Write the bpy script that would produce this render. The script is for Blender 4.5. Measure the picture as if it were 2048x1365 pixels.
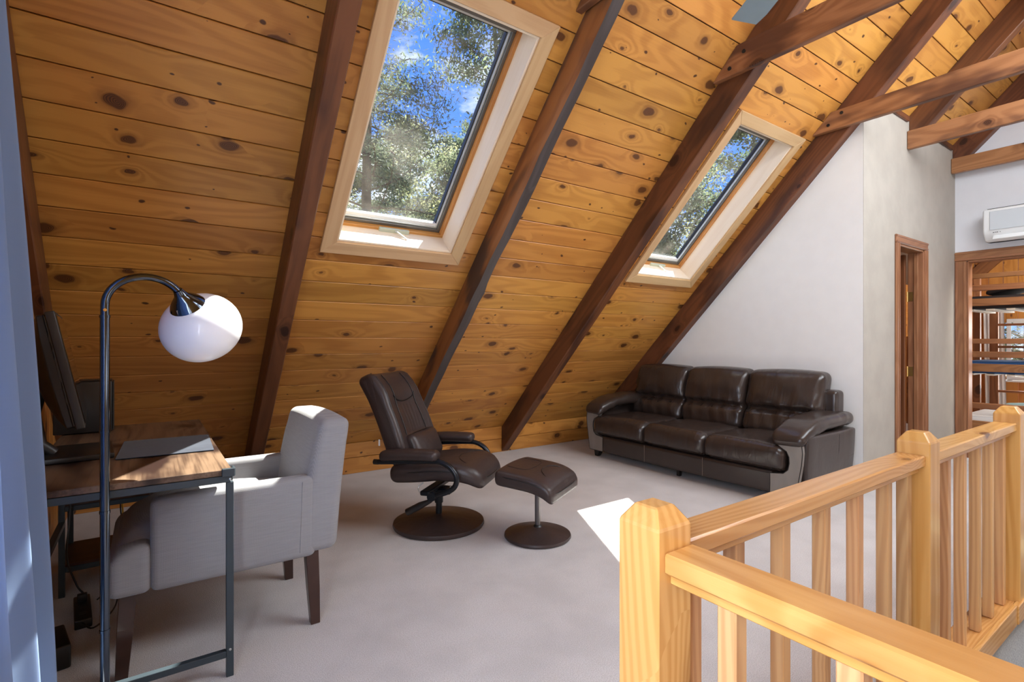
import bpy, bmesh, math, random
from mathutils import Vector, Matrix, noise
random.seed(7)
PI = math.pi
SC = bpy.context.scene
COL = SC.collection
for o in list(bpy.data.objects): bpy.data.objects.remove(o)

# ------------------------------------------------------------------ camera, sky, lights, exposure
FPX = 1033.0
cam_d = bpy.data.cameras.new('camera'); cam = bpy.data.objects.new('camera', cam_d); COL.objects.link(cam)
YAW = math.atan(727/1033)
cam.location = (0, 0, 1.22); cam.rotation_euler = (PI/2, 0, -YAW)
cam_d.sensor_width = 36; cam_d.lens = FPX/2048*36; cam_d.shift_y = -(682.5-684)/2048*1.0
cam_d.clip_start = 0.02; cam_d.clip_end = 300
SC.camera = cam
SC.view_settings.view_transform = 'Standard'
SC.view_settings.look = 'None'
SC.view_settings.gamma = 1
SC.view_settings.use_curve_mapping = False
SC.view_settings.exposure = 0.16
SC.cycles.max_bounces = 10; SC.cycles.diffuse_bounces = 5; SC.cycles.transparent_max_bounces = 16
SC.cycles.sample_clamp_indirect = 6.0
try:
    SC.cycles.use_denoising = True
except Exception: pass

SUN_DIR = Vector((-.61, -.23, -1)).normalized()
sd = bpy.data.lights.new('sun', 'SUN'); sun = bpy.data.objects.new('sun', sd); COL.objects.link(sun)
sd.energy = 26.0; sd.angle = .009; sd.color = (1, .95, .87)
sun.rotation_euler = SUN_DIR.to_track_quat('-Z', 'Y').to_euler(); sun.location = (4, 3, 9)

def area(name, loc, target, sx, sy, power, col=(1, 1, 1)):
    d = bpy.data.lights.new(name, 'AREA'); o = bpy.data.objects.new(name, d); COL.objects.link(o)
    d.shape = 'RECTANGLE'; d.size = sx; d.size_y = sy; d.energy = power; d.color = col
    o.location = loc
    o.rotation_euler = (Vector(target)-Vector(loc)).to_track_quat('-Z', 'Y').to_euler()
    return o
# daylight coming in at the gable window beside the camera, plus added fill behind the camera and in the bunk room
area('gable_window_light', (-.62, .55, 1.45), (4, .75, 1.3), 2.2, 1.7, 104, (.90, .95, 1))
area('rear_gable_window_light', (-.62, -1.9, 1.5), (4, 0, 1.2), 1.6, 1.6, 45, (.88, .94, 1))
area('far_roof_fill_light', (3.3, -.35, 3.35), (3.1, .75, 1.9), 5.4, 1.2, 235, (.88, .94, 1))  # added overhead fill just inside the far slope; no roof window there
area('low_rear_fill_light', (4.2, -2.75, .95), (3.8, 2, 1.0), 4.0, 1.0, 32, (.94, .97, 1))  # added low fill from the unseen rear side, no dormer built
area('bunk_room_window_light', (9.9, 1.2, 1.2), (7, 1.4, 1.4), 1.2, 1.4, 45, (1, .98, .95))
area('bunk_room_fill_light', (7.45, .2, 2.5), (8.6, 1.6, .9), .6, .9, 60, (1, .97, .93))  # fill added on the doorway side to brighten the bunks, no fixture
area('closet_light', (5.7, 3.3, 2.2), (5.8, 2, 1), .5, .5, 1.5, (1, .93, .85))

w = bpy.data.worlds.new('sky'); SC.world = w; w.use_nodes = True
nt = w.node_tree; nt.nodes.clear()
def N(nt, t, **k):
    n = nt.nodes.new(t)
    for a, b in k.items(): setattr(n, a, b)
    return n
def Lk(nt, a, b): nt.links.new(a, b)
def ramp(nt, stops, interp='LINEAR'):
    r = N(nt, 'ShaderNodeValToRGB'); cr = r.color_ramp; cr.interpolation = interp
    while len(cr.elements) < len(stops): cr.elements.new(.5)
    for e, (p, c) in zip(cr.elements, stops):
        e.position = p; e.color = (*c, 1) if len(c) == 3 else c
    return r
tc = N(nt, 'ShaderNodeTexCoord'); sx = N(nt, 'ShaderNodeSeparateXYZ'); Lk(nt, tc.outputs['Generated'], sx.inputs[0])
grad = ramp(nt, [(0, (.20, .42, .95)), (.3, (.09, .27, .86)), (1, (.035, .13, .6))]); Lk(nt, sx.outputs['Z'], grad.inputs[0])
mp = N(nt, 'ShaderNodeMapping'); mp.inputs['Scale'].default_value = (1, 1, 1.8); Lk(nt, tc.outputs['Generated'], mp.inputs[0])
cn = N(nt, 'ShaderNodeTexNoise'); cn.inputs['Scale'].default_value = 5.2; cn.inputs['Detail'].default_value = 7; cn.inputs['Roughness'].default_value = .56
Lk(nt, mp.outputs[0], cn.inputs['Vector'])
cr = ramp(nt, [(.5, (0, 0, 0)), (.62, (1, 1, 1))]); Lk(nt, cn.outputs[0], cr.inputs[0])
mx = N(nt, 'ShaderNodeMix', data_type='RGBA'); Lk(nt, cr.outputs[0], mx.inputs['Factor']); Lk(nt, grad.outputs[0], mx.inputs['A']); mx.inputs['B'].default_value = (.95, .97, 1, 1)
bg = N(nt, 'ShaderNodeBackground'); Lk(nt, mx.outputs['Result'], bg.inputs[0]); bg.inputs[1].default_value = 1.55
wo = N(nt, 'ShaderNodeOutputWorld'); Lk(nt, bg.outputs[0], wo.inputs[0])

# ------------------------------------------------------------------ materials
def mat_base(name, rough=.5, spec=.5):
    m = bpy.data.materials.new(name); m.use_nodes = True
    t = m.node_tree; b = t.nodes['Principled BSDF']
    b.inputs['Roughness'].default_value = rough; b.inputs['Specular IOR Level'].default_value = spec
    return m, t, b
def math_(t, op, a, b=None, c=None):
    n = N(t, 'ShaderNodeMath', operation=op)
    for i, v in enumerate((a, b, c)):
        if v is None: continue
        if isinstance(v, (int, float)): n.inputs[i].default_value = v
        else: Lk(t, v, n.inputs[i])
    return n.outputs[0]
def mixc(t, f, a, b, mode='MIX'):
    n = N(t, 'ShaderNodeMix', data_type='RGBA', blend_type=mode)
    for s, v in (('Factor', f), ('A', a), ('B', b)):
        if isinstance(v, (int, float)): n.inputs[s].default_value = v
        elif isinstance(v, tuple): n.inputs[s].default_value = (*v, 1)
        else: Lk(t, v, n.inputs[s])
    return n.outputs['Result']
def smooth(t, v, lo, hi, a=0., b=1.):
    n = N(t, 'ShaderNodeMapRange', interpolation_type='SMOOTHSTEP'); Lk(t, v, n.inputs[0])
    for i, x in ((1, lo), (2, hi), (3, a), (4, b)):
        if isinstance(x, (int, float)): n.inputs[i].default_value = x
        else: Lk(t, x, n.inputs[i])
    return n.outputs[0]

def wood(name, light, dark, knot, kscale=4.2, kamount=.5, ring=34, streak=.35, vary=.25, rough=.42, spec=.4,
         blot=None, blot_amt=0., bump=.15, ringamt=.5, straight=0.):
    m, t, b = mat_base(name, rough, spec)
    tc = N(t, 'ShaderNodeTexCoord'); oi = N(t, 'ShaderNodeObjectInfo')
    rv = N(t, 'ShaderNodeVectorMath', operation='SCALE'); rv.inputs[0].default_value = (37.3, 91.7, 53.9); Lk(t, oi.outputs['Random'], rv.inputs['Scale'])
    ad = N(t, 'ShaderNodeVectorMath', operation='ADD'); Lk(t, tc.outputs['Object'], ad.inputs[0]); Lk(t, rv.outputs[0], ad.inputs[1])
    P = ad.outputs[0]
    def mapped(s):
        mpn = N(t, 'ShaderNodeVectorMath', operation='MULTIPLY'); Lk(t, P, mpn.inputs[0]); mpn.inputs[1].default_value = s; return mpn.outputs[0]
    # knots
    nz = N(t, 'ShaderNodeTexNoise'); nz.inputs['Scale'].default_value = 9; Lk(t, P, nz.inputs['Vector'])
    wob = N(t, 'ShaderNodeVectorMath', operation='MULTIPLY_ADD'); Lk(t, nz.outputs['Color'], wob.inputs[0]); wob.inputs[1].default_value = (.035, .035, .035)
    Lk(t, mapped((.62, 1, 1)), wob.inputs[2])
    vo = N(t, 'ShaderNodeTexVoronoi', voronoi_dimensions='2D'); vo.inputs['Scale'].default_value = kscale; vo.inputs['Randomness'].default_value = 1
    sw = N(t, 'ShaderNodeSeparateXYZ'); Lk(t, wob.outputs[0], sw.inputs[0]); cw = N(t, 'ShaderNodeCombineXYZ')
    Lk(t, sw.outputs[0], cw.inputs[0]); Lk(t, math_(t, 'ADD', sw.outputs[1], sw.outputs[2]), cw.inputs[1]); Lk(t, cw.outputs[0], vo.inputs['Vector'])
    d = vo.outputs['Distance']
    sc = N(t, 'ShaderNodeSeparateColor'); Lk(t, vo.outputs['Color'], sc.inputs[0])
    rad = smooth(t, sc.outputs[0], 1-kamount, 1.0, 0.0, .17)
    # grain field
    n1 = N(t, 'ShaderNodeTexNoise'); n1.inputs['Scale'].default_value = 1; n1.inputs['Detail'].default_value = 1.5; Lk(t, mapped((.55, 4.2, 4.2)), n1.inputs['Vector'])
    has = smooth(t, rad, .01, .06)
    bend = math_(t, 'MULTIPLY', math_(t, 'POWER', 2.718, math_(t, 'MULTIPLY', d, -7.5)), math_(t, 'MULTIPLY', has, .42))
    fld = math_(t, 'ADD', n1.outputs[0], bend)
    if straight:
        sp = N(t, 'ShaderNodeSeparateXYZ'); Lk(t, P, sp.inputs[0])
        fld = math_(t, 'ADD', fld, math_(t, 'MULTIPLY', math_(t, 'ADD', sp.outputs[1], math_(t, 'MULTIPLY', sp.outputs[2], .6)), straight))
    rg = math_(t, 'SINE', math_(t, 'MULTIPLY', fld, ring*2.2))
    rg = smooth(t, rg, -.9, 1.0)
    n2 = N(t, 'ShaderNodeTexNoise'); n2.inputs['Scale'].default_value = 1; n2.inputs['Detail'].default_value = 4; n2.inputs['Roughness'].default_value = .65
    Lk(t, mapped((2.2, 95, 95)), n2.inputs['Vector'])
    f = math_(t, 'ADD', math_(t, 'MULTIPLY', rg, ringamt), math_(t, 'MULTIPLY', math_(t, 'SUBTRACT', n2.outputs[0], .5), streak*2.2))
    n3 = N(t, 'ShaderNodeTexNoise'); n3.inputs['Scale'].default_value = 1; n3.inputs['Detail'].default_value = 2; Lk(t, mapped((1.1, 5, 5)), n3.inputs['Vector'])
    f = math_(t, 'ADD', f, math_(t, 'MULTIPLY', math_(t, 'SUBTRACT', n3.outputs[0], .5), 1.0))
    cl = N(t, 'ShaderNodeClamp'); Lk(t, f, cl.inputs[0])
    col = mixc(t, cl.outputs[0], light, dark)
    # per-board tint
    hv = N(t, 'ShaderNodeHueSaturation'); Lk(t, col, hv.inputs['Color'])
    r2 = math_(t, 'FRACT', math_(t, 'MULTIPLY', oi.outputs['Random'], 17.31))
    Lk(t, math_(t, 'ADD', 1-vary*.5, math_(t, 'MULTIPLY', r2, vary)), hv.inputs['Value'])
    Lk(t, math_(t, 'ADD', .495, math_(t, 'MULTIPLY', oi.outputs['Random'], .01)), hv.inputs['Hue'])
    col = hv.outputs[0]
    if blot:
        n4 = N(t, 'ShaderNodeTexNoise'); n4.inputs['Scale'].default_value = 1; n4.inputs['Detail'].default_value = 3; Lk(t, mapped((1.5, 5, 5)), n4.inputs['Vector'])
        col = mixc(t, smooth(t, n4.outputs[0], .50, .66, 0, blot_amt), col, blot)
    # knot halo + core
    halo = math_(t, 'MULTIPLY', smooth(t, d, math_(t, 'MULTIPLY', rad, .9), math_(t, 'ADD', math_(t, 'MULTIPLY', rad, 1.9), .001), 1, 0), math_(t, 'MULTIPLY', has, .45))
    col = mixc(t, halo, col, tuple(.5*(a+b2) for a, b2 in zip(dark, knot)))
    core = smooth(t, d, math_(t, 'MULTIPLY', rad, .62), math_(t, 'ADD', math_(t, 'MULTIPLY', rad, .95), .0005), .93, 0)
    kr = math_(t, 'SINE', math_(t, 'MULTIPLY', d, 260))
    kcol = mixc(t, smooth(t, kr, -1, 1, 0, .35), knot, dark)
    col = mixc(t, math_(t, 'MULTIPLY', core, has), col, kcol)
    if kamount > .5:   # pin knots and short resin flecks
        v2 = N(t, 'ShaderNodeTexVoronoi', voronoi_dimensions='2D'); v2.inputs['Scale'].default_value = kscale*2.1
        ad2 = N(t, 'ShaderNodeVectorMath', operation='ADD'); Lk(t, vo.inputs['Vector'].links[0].from_socket, ad2.inputs[0]); ad2.inputs[1].default_value = (7.7, 3.1, 0)
        Lk(t, ad2.outputs[0], v2.inputs['Vector']); s2 = N(t, 'ShaderNodeSeparateColor'); Lk(t, v2.outputs['Color'], s2.inputs[0])
        r3 = smooth(t, s2.outputs[1], .66, 1.0, 0.0, .11)
        k2 = smooth(t, v2.outputs['Distance'], math_(t, 'MULTIPLY', r3, .55), math_(t, 'ADD', math_(t, 'MULTIPLY', r3, 1.0), .0005), .9, 0)
        col = mixc(t, math_(t, 'MULTIPLY', k2, smooth(t, r3, .01, .03)), col, knot)
    Lk(t, col, b.inputs['Base Color'])
    bp = N(t, 'ShaderNodeBump'); bp.inputs['Strength'].default_value = bump; bp.inputs['Distance'].default_value = .002
    Lk(t, n2.outputs[0], bp.inputs['Height']); Lk(t, bp.outputs[0], b.inputs['Normal'])
    return m

def plain(name, col, rough=.5, metal=0., spec=.5, bump=0., bscale=200, vary=0., vscale=8, coat=0.):
    m, t, b = mat_base(name, rough, spec); b.inputs['Metallic'].default_value = metal
    b.inputs['Coat Weight'].default_value = coat
    tc = N(t, 'ShaderNodeTexCoord')
    nz = N(t, 'ShaderNodeTexNoise'); nz.inputs['Scale'].default_value = vscale; nz.inputs['Detail'].default_value = 4; Lk(t, tc.outputs['Object'], nz.inputs['Vector'])
    c = mixc(t, smooth(t, nz.outputs[0], .3, .7), tuple(x*(1-vary) for x in col), tuple(min(1, x*(1+vary)) for x in col))
    Lk(t, c, b.inputs['Base Color'])
    if bump:
        n2 = N(t, 'ShaderNodeTexNoise'); n2.inputs['Scale'].default_value = bscale; n2.inputs['Detail'].default_value = 3; Lk(t, tc.outputs['Object'], n2.inputs['Vector'])
        bp = N(t, 'ShaderNodeBump'); bp.inputs['Strength'].default_value = bump; bp.inputs['Distance'].default_value = .003
        Lk(t, n2.outputs[0], bp.inputs['Height']); Lk(t, bp.outputs[0], b.inputs['Normal'])
    return m

PINE = wood('knotty_pine', (.55, .255, .056), (.335, .127, .024), (.045, .014, .009), kscale=4.7, kamount=.78, ring=30, vary=.26, rough=.34, spec=.45, ringamt=.42, streak=.3)
PINE2 = wood('orange_pine', (.56, .24, .055), (.40, .14, .025), (.07, .02, .01), kscale=4.2, kamount=.6, ring=30, vary=.2, rough=.5)
CASING = wood('pale_pine_casing', (.60, .40, .21), (.46, .27, .125), (.16, .07, .03), kscale=3, kamount=.15, ring=24, vary=.1, rough=.55, ringamt=.4)
REVEAL = wood('whitewashed_pine_reveal', (.80, .69, .54), (.70, .56, .40), (.4, .2, .1), kscale=2, kamount=.05, ring=20, vary=.04, rough=.5, ringamt=.3)
SASHW = wood('varnished_pine_sash', (.55, .27, .08), (.40, .16, .035), (.2, .07, .02), kscale=2, kamount=.05, ring=24, vary=.05, rough=.35)
RAFT = wood('red_brown_rafter', (.165, .060, .025), (.075, .025, .012), (.02, .007, .005), kscale=4.5, kamount=.35, ring=36, vary=.25, rough=.42, blot=(.03, .012, .010), blot_amt=.7, ringamt=.4)
RAFT2 = wood('weathered_rafter', (.30, .11, .04), (.15, .045, .018), (.02, .008, .006), kscale=4.5, kamount=.35, ring=36, vary=.15, rough=.4, blot=(.045, .032, .030), blot_amt=.9, ringamt=.4)
RAFT3 = wood('charcoal_waney_edge', (.075, .060, .058), (.038, .028, .026), (.02, .012, .010), kscale=4.5, kamount=.3, ring=30, vary=.1, rough=.5, ringamt=.5)
TIE = wood('brown_tie_beam', (.37, .165, .072), (.19, .072, .028), (.025, .008, .006), kscale=3.4, kamount=.5, ring=34, vary=.2, rough=.45, blot=(.055, .02, .015), blot_amt=.8, ringamt=.45)
RAILW = wood('honey_fir_rail', (.61, .325, .105), (.44, .19, .042), (.09, .028, .012), kscale=3.2, kamount=.48, straight=3.2, ring=46, vary=.12, rough=.22, spec=.5, ringamt=.5)
BALW = wood('fir_baluster', (.58, .33, .145), (.40, .185, .07), (.10, .03, .012), kscale=2.5, kamount=.2, straight=3.5, ring=50, vary=.3, rough=.42, ringamt=.55)
TRIMW = wood('brown_door_trim', (.30, .135, .062), (.18, .068, .028), (.08, .03, .015), kscale=2, kamount=.1, ring=40, vary=.1, rough=.42, ringamt=.45)
BUNKW = wood('bunk_timber', (.30, .125, .045), (.16, .058, .02), (.05, .02, .01), kscale=3, kamount=.3, ring=36, vary=.3, rough=.5)
DOORW = wood('dark_door_wood', (.17, .06, .022), (.10, .03, .012), (.04, .015, .01), kscale=2, kamount=.1, ring=30, vary=.05, rough=.35)
DESKW = wood('rustic_desk_laminate', (.20, .125, .08), (.050, .026, .017), (.02, .010, .008), kscale=3.4, kamount=.4, ring=22, vary=.05, rough=.34, blot=(.022, .011, .009), blot_amt=1.0, streak=1.0, ringamt=.5)
SHELFW = wood('dark_shelf_laminate', (.06, .022, .012), (.03, .011, .007), (.01, .005, .004), kscale=3, kamount=.2, ring=20, vary=.05, rough=.4)
WHITEW = plain('white_painted_wall', (.80, .815, .81), .75, bump=.06, bscale=60, vary=.012)
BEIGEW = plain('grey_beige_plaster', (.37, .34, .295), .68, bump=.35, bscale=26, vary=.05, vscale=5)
FARW = plain('pale_blue_white_wall', (.70, .72, .76), .75, bump=.06, bscale=60, vary=.012)
METAL = plain('dark_grey_powder_coat', (.045, .062, .075), .38, .3, vary=.05)
BLACKM = plain('black_metal', (.012, .014, .018), .3, .4)
CHROME = plain('dark_polished_chrome', (.10, .12, .15), .12, 1.0)
GREYM = plain('grey_aluminium_sash', (.17, .165, .15), .4, .6)
SILVER = plain('pale_silver_metal', (.62, .64, .62), .35, .6)
BRASS = plain('brass', (.65, .45, .16), .3, 1.0)
BLACKP = plain('black_plastic', (.012, .011, .011), .4)
GREYP = plain('dark_grey_plastic', (.03, .028, .027), .45)
WHITEP = plain('white_plastic', (.78, .81, .82), .3, coat=.3)
ACGREY = plain('pale_grey_plastic', (.55, .60, .64), .35)
SHADE = plain('opal_white_glass', (.86, .87, .90), .35, coat=.4)
YELLOW = plain('yellow_rubber', (.75, .42, .02), .5)
BLADE = plain('painted_fan_blade', (.24, .32, .36), .45, vary=.05)
BLUEB = plain('blue_bedding', (.02, .075, .20), .9, bump=.3, bscale=30)
NAVY = plain('navy_bedding', (.008, .02, .07), .9, bump=.3, bscale=30)
DARKB = plain('dark_brown_bedding', (.025, .016, .014), .9, bump=.3, bscale=20)
WHITEB = plain('white_bedding', (.78, .77, .74), .9, bump=.3, bscale=20)
AQUA = plain('pale_aqua_pillow', (.45, .70, .68), .9, bump=.3, bscale=20)
WCURT = plain('white_curtain_cloth', (.78, .78, .78), .9)
BLINDM = plain('white_blind', (.70, .74, .72), .7)
ROOFD = plain('roof_deck', (.10, .05, .025), .9)
LEGW = plain('espresso_leg_wood', (.045, .020, .014), .3, vary=.2, coat=.2)
BARK = plain('pine_bark', (.13, .09, .065), .95, bump=.5, bscale=20, vary=.3)
GROUND = plain('forest_ground', (.10, .09, .05), .95, vary=.4, vscale=.5)
ROOFX = plain('roof_shingle', (.08, .08, .085), .95, vary=.2)

def leaf_mat(name, a, b_):
    m, t, b = mat_base(name, .7, .2)
    tc = N(t, 'ShaderNodeTexCoord'); nz = N(t, 'ShaderNodeTexNoise'); nz.inputs['Scale'].default_value = 1.3; nz.inputs['Detail'].default_value = 5
    Lk(t, tc.outputs['Object'], nz.inputs['Vector'])
    c = mixc(t, smooth(t, nz.outputs[0], .35, .65), a, b_); Lk(t, c, b.inputs['Base Color'])
    tr = N(t, 'ShaderNodeBsdfTranslucent'); Lk(t, c, tr.inputs[0]); ms = N(t, 'ShaderNodeMixShader'); ms.inputs[0].default_value = .45
    out = t.nodes['Material Output']; Lk(t, b.outputs[0], ms.inputs[1]); Lk(t, tr.outputs[0], ms.inputs[2]); Lk(t, ms.outputs[0], out.inputs[0])
    return m
LEAF = leaf_mat('pine_needles', (.10, .145, .08), (.25, .29, .17))
LEAF2 = leaf_mat('pale_spring_leaves', (.22, .25, .11), (.36, .36, .20))

def carpet(name, a, b_, sc=260):
    m, t, b = mat_base(name, .95, .1)
    tc = N(t, 'ShaderNodeTexCoord')
    n1 = N(t, 'ShaderNodeTexNoise'); n1.inputs['Scale'].default_value = sc; n1.inputs['Detail'].default_value = 3; Lk(t, tc.outputs['Object'], n1.inputs['Vector'])
    n2 = N(t, 'ShaderNodeTexNoise'); n2.inputs['Scale'].default_value = 3.5; n2.inputs['Detail'].default_value = 5; Lk(t, tc.outputs['Object'], n2.inputs['Vector'])
    c = mixc(t, smooth(t, n1.outputs[0], .3, .7), a, b_)
    c = mixc(t, smooth(t, n2.outputs[0], .35, .7, 0, .28), c, tuple(x*.72 for x in a))
    Lk(t, c, b.inputs['Base Color'])
    b.inputs['Sheen Weight'].default_value = .25
    bp = N(t, 'ShaderNodeBump'); bp.inputs['Strength'].default_value = .6; bp.inputs['Distance'].default_value = .006
    Lk(t, n1.outputs[0], bp.inputs['Height']); Lk(t, bp.outputs[0], b.inputs['Normal'])
    return m
CARPET = carpet('loop_pile_carpet', (.50, .475, .465), (.70, .675, .67))
STAIRC = carpet('grey_stair_carpet', (.20, .20, .205), (.30, .30, .30), 120)

def weave(name, a, b_, sc=170, rough=.9, bump=.5):
    m, t, b = mat_base(name, rough, .15)
    tc = N(t, 'ShaderNodeTexCoord')
    s = N(t, 'ShaderNodeSeparateXYZ'); Lk(t, tc.outputs['Object'], s.inputs[0])
    nz = N(t, 'ShaderNodeTexNoise'); nz.inputs['Scale'].default_value = 30; nz.inputs['Detail'].default_value = 6; nz.inputs['Roughness'].default_value = .7
    Lk(t, tc.outputs['Object'], nz.inputs['Vector'])
    jit = math_(t, 'MULTIPLY', nz.outputs[0], 5.0)
    wa = math_(t, 'SINE', math_(t, 'ADD', math_(t, 'MULTIPLY', math_(t, 'ADD', s.outputs[0], s.outputs[1]), sc*6.3), jit))
    wb = math_(t, 'SINE', math_(t, 'ADD', math_(t, 'MULTIPLY', s.outputs[2], sc*6.3), jit))
    h = math_(t, 'MULTIPLY', math_(t, 'ADD', wa, wb), .25); h = math_(t, 'ADD', h, .5)
    nl = N(t, 'ShaderNodeTexNoise'); nl.inputs['Scale'].default_value = 1; nl.inputs['Detail'].default_value = 3
    mpn = N(t, 'ShaderNodeVectorMath', operation='MULTIPLY'); Lk(t, tc.outputs['Object'], mpn.inputs[0]); mpn.inputs[1].default_value = (14, 14, 240); Lk(t, mpn.outputs[0], nl.inputs['Vector'])
    f = math_(t, 'ADD', math_(t, 'MULTIPLY', h, .5), math_(t, 'MULTIPLY', nl.outputs[0], .5))
    Lk(t, mixc(t, smooth(t, f, .3, .7), a, b_), b.inputs['Base Color'])
    b.inputs['Sheen Weight'].default_value = .2
    bp = N(t, 'ShaderNodeBump'); bp.inputs['Strength'].default_value = bump; bp.inputs['Distance'].default_value = .0015
    Lk(t, f, bp.inputs['Height']); Lk(t, bp.outputs[0], b.inputs['Normal'])
    return m
GREYF = weave('grey_woven_fabric', (.235, .235, .25), (.30, .298, .312), 300, .9, .35)
CURT0 = weave('blue_curtain_cloth', (.29, .40, .61), (.305, .42, .64), 400, .8, .02)
MATF = weave('slate_blue_felt', (.022, .028, .045), (.034, .042, .062), 150, .9, .3)

def leather(name, col, rough, wr=.4, wscale=(7, 7, 2.2)):
    m, t, b = mat_base(name, rough, .5)
    tc = N(t, 'ShaderNodeTexCoord')
    mpn = N(t, 'ShaderNodeVectorMath', operation='MULTIPLY'); Lk(t, tc.outputs['Object'], mpn.inputs[0]); mpn.inputs[1].default_value = wscale
    n1 = N(t, 'ShaderNodeTexNoise'); n1.inputs['Scale'].default_value = 1.6; n1.inputs['Detail'].default_value = 4; n1.inputs['Distortion'].default_value = .8; Lk(t, mpn.outputs[0], n1.inputs['Vector'])
    n2 = N(t, 'ShaderNodeTexNoise'); n2.inputs['Scale'].default_value = 420; n2.inputs['Detail'].default_value = 2; Lk(t, tc.outputs['Object'], n2.inputs['Vector'])
    c = mixc(t, smooth(t, n1.outputs[0], .3, .7), tuple(x*.94 for x in col), tuple(x*1.08 for x in col)); Lk(t, c, b.inputs['Base Color'])
    b1 = N(t, 'ShaderNodeBump'); b1.inputs['Strength'].default_value = wr; b1.inputs['Distance'].default_value = .02; Lk(t, n1.outputs[0], b1.inputs['Height'])
    b2 = N(t, 'ShaderNodeBump'); b2.inputs['Strength'].default_value = .12; b2.inputs['Distance'].default_value = .001; Lk(t, n2.outputs[0], b2.inputs['Height']); Lk(t, b1.outputs[0], b2.inputs['Normal'])
    Lk(t, b2.outputs[0], b.inputs['Normal'])
    return m
SOFAL = leather('dark_brown_glossy_leather', (.036, .025, .021), .28, .16, (4, 3.2, 3.2))
SOFAW = leather('wrinkled_brown_leather', (.036, .025, .021), .27, .42, (3.5, 9, 2.5))
SOFAP = leather('taupe_leather_panel', (.23, .21, .19), .36, .03)
RECL = leather('matte_brown_leather', (.040, .026, .024), .42, .22)
SEAM = plain('dark_piping', (.010, .007, .006), .5)
STITCH = plain('pale_stitching', (.14, .11, .09), .7)

def glass_mat():
    m = bpy.data.materials.new('clear_skylight_glass'); m.use_nodes = True; t = m.node_tree; t.nodes.clear()
    tr = N(t, 'ShaderNodeBsdfTransparent'); tr.inputs[0].default_value = (.94, .96, .95, 1)
    gl = N(t, 'ShaderNodeBsdfGlossy'); gl.inputs['Roughness'].default_value = .02; gl.inputs['Color'].default_value = (.8, .8, .8, 1)
    di = N(t, 'ShaderNodeBsdfDiffuse'); di.inputs[0].default_value = (.75, .73, .66, 1)
    fr = N(t, 'ShaderNodeLayerWeight'); fr.inputs[0].default_value = .5
    fac = math_(t, 'ADD', .02, math_(t, 'MULTIPLY', math_(t, 'POWER', fr.outputs['Facing'], 4.0), .5))
    tc = N(t, 'ShaderNodeTexCoord'); nz = N(t, 'ShaderNodeTexNoise'); nz.inputs['Scale'].default_value = 6; nz.inputs['Detail'].default_value = 5; Lk(t, tc.outputs['Object'], nz.inputs['Vector'])
    dust = smooth(t, nz.outputs[0], .35, .8, .02, .13)
    m1 = N(t, 'ShaderNodeMixShader'); Lk(t, fac, m1.inputs[0]); Lk(t, tr.outputs[0], m1.inputs[1]); Lk(t, gl.outputs[0], m1.inputs[2])
    m2 = N(t, 'ShaderNodeMixShader'); Lk(t, dust, m2.inputs[0]); Lk(t, m1.outputs[0], m2.inputs[1]); Lk(t, di.outputs[0], m2.inputs[2])
    o = N(t, 'ShaderNodeOutputMaterial'); Lk(t, m2.outputs[0], o.inputs[0])
    return m
GLASS = glass_mat()

CURT = CURT0; t = CURT.node_tree; b_ = t.nodes['Principled BSDF']; trn = N(t, 'ShaderNodeBsdfTranslucent'); trn.inputs[0].default_value = (.44, .55, .77, 1)
ms = N(t, 'ShaderNodeMixShader'); ms.inputs[0].default_value = .42; Lk(t, b_.outputs[0], ms.inputs[1]); Lk(t, trn.outputs[0], ms.inputs[2]); Lk(t, ms.outputs[0], t.nodes['Material Output'].inputs[0])

# ------------------------------------------------------------------ helpers
def tag(o, label=None, cat=None, group=None, kind=None):
    if label: o['label'] = label
    if cat: o['category'] = cat
    if group: o['group'] = group
    if kind: o['kind'] = kind
    return o
def empty(name, loc=(0, 0, 0), rz=0, label=None, cat=None, group=None, kind=None, mw=None):
    o = bpy.data.objects.new(name, None); COL.objects.link(o)
    if mw is not None: o.matrix_world = mw
    else: o.location = loc; o.rotation_euler = (0, 0, rz)
    o.empty_display_size = .1
    return tag(o, label, cat, group, kind)
def EM(e):
    return e.matrix_basis.copy() if e.parent is None else EM(e.parent) @ e.matrix_parent_inverse @ e.matrix_basis
def finish(bm, name, mat, parent=None, smooth_=False, M=None, world=False):
    """M: the mesh's own frame. world=True: M is given in world space; otherwise in the parent's."""
    bmesh.ops.recalc_face_normals(bm, faces=bm.faces)
    me = bpy.data.meshes.new(name); bm.to_mesh(me); bm.free()
    if smooth_:
        for p in me.polygons: p.use_smooth = True
    o = bpy.data.objects.new(name, me); COL.objects.link(o)
    if mat: me.materials.append(mat)
    M = M or Matrix()
    if parent:
        o.parent = parent
        o.matrix_basis = (EM(parent).inverted() @ M) if world else M
    else: o.matrix_basis = M
    return o
def autosmooth(o, ang=35):
    for p in o.data.polygons: p.use_smooth = True
    me = o.data; bm = bmesh.new(); bm.from_mesh(me)
    for e in bm.edges:
        if len(e.link_faces) == 2 and e.calc_face_angle(0) > math.radians(ang): e.smooth = False
    bm.to_mesh(me); bm.free(); return o
def add_box(bm, c, s, bev=0.):
    M = Matrix.Translation(c) @ Matrix.Diagonal((s[0], s[1], s[2], 1))
    r = bmesh.ops.create_cube(bm, size=1, matrix=M)
    if bev:
        es = list({e for v in r['verts'] for e in v.link_edges})
        bmesh.ops.bevel(bm, geom=es, offset=bev, segments=1, affect='EDGES', profile=.5)
def box(name, lo, hi, mat, parent=None, bev=0., M=None, world=False):
    bm = bmesh.new(); c = [(a+b)/2 for a, b in zip(lo, hi)]; s = [abs(b-a) for a, b in zip(lo, hi)]
    add_box(bm, c, s, bev); return finish(bm, name, mat, parent, M=M, world=world)
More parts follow.
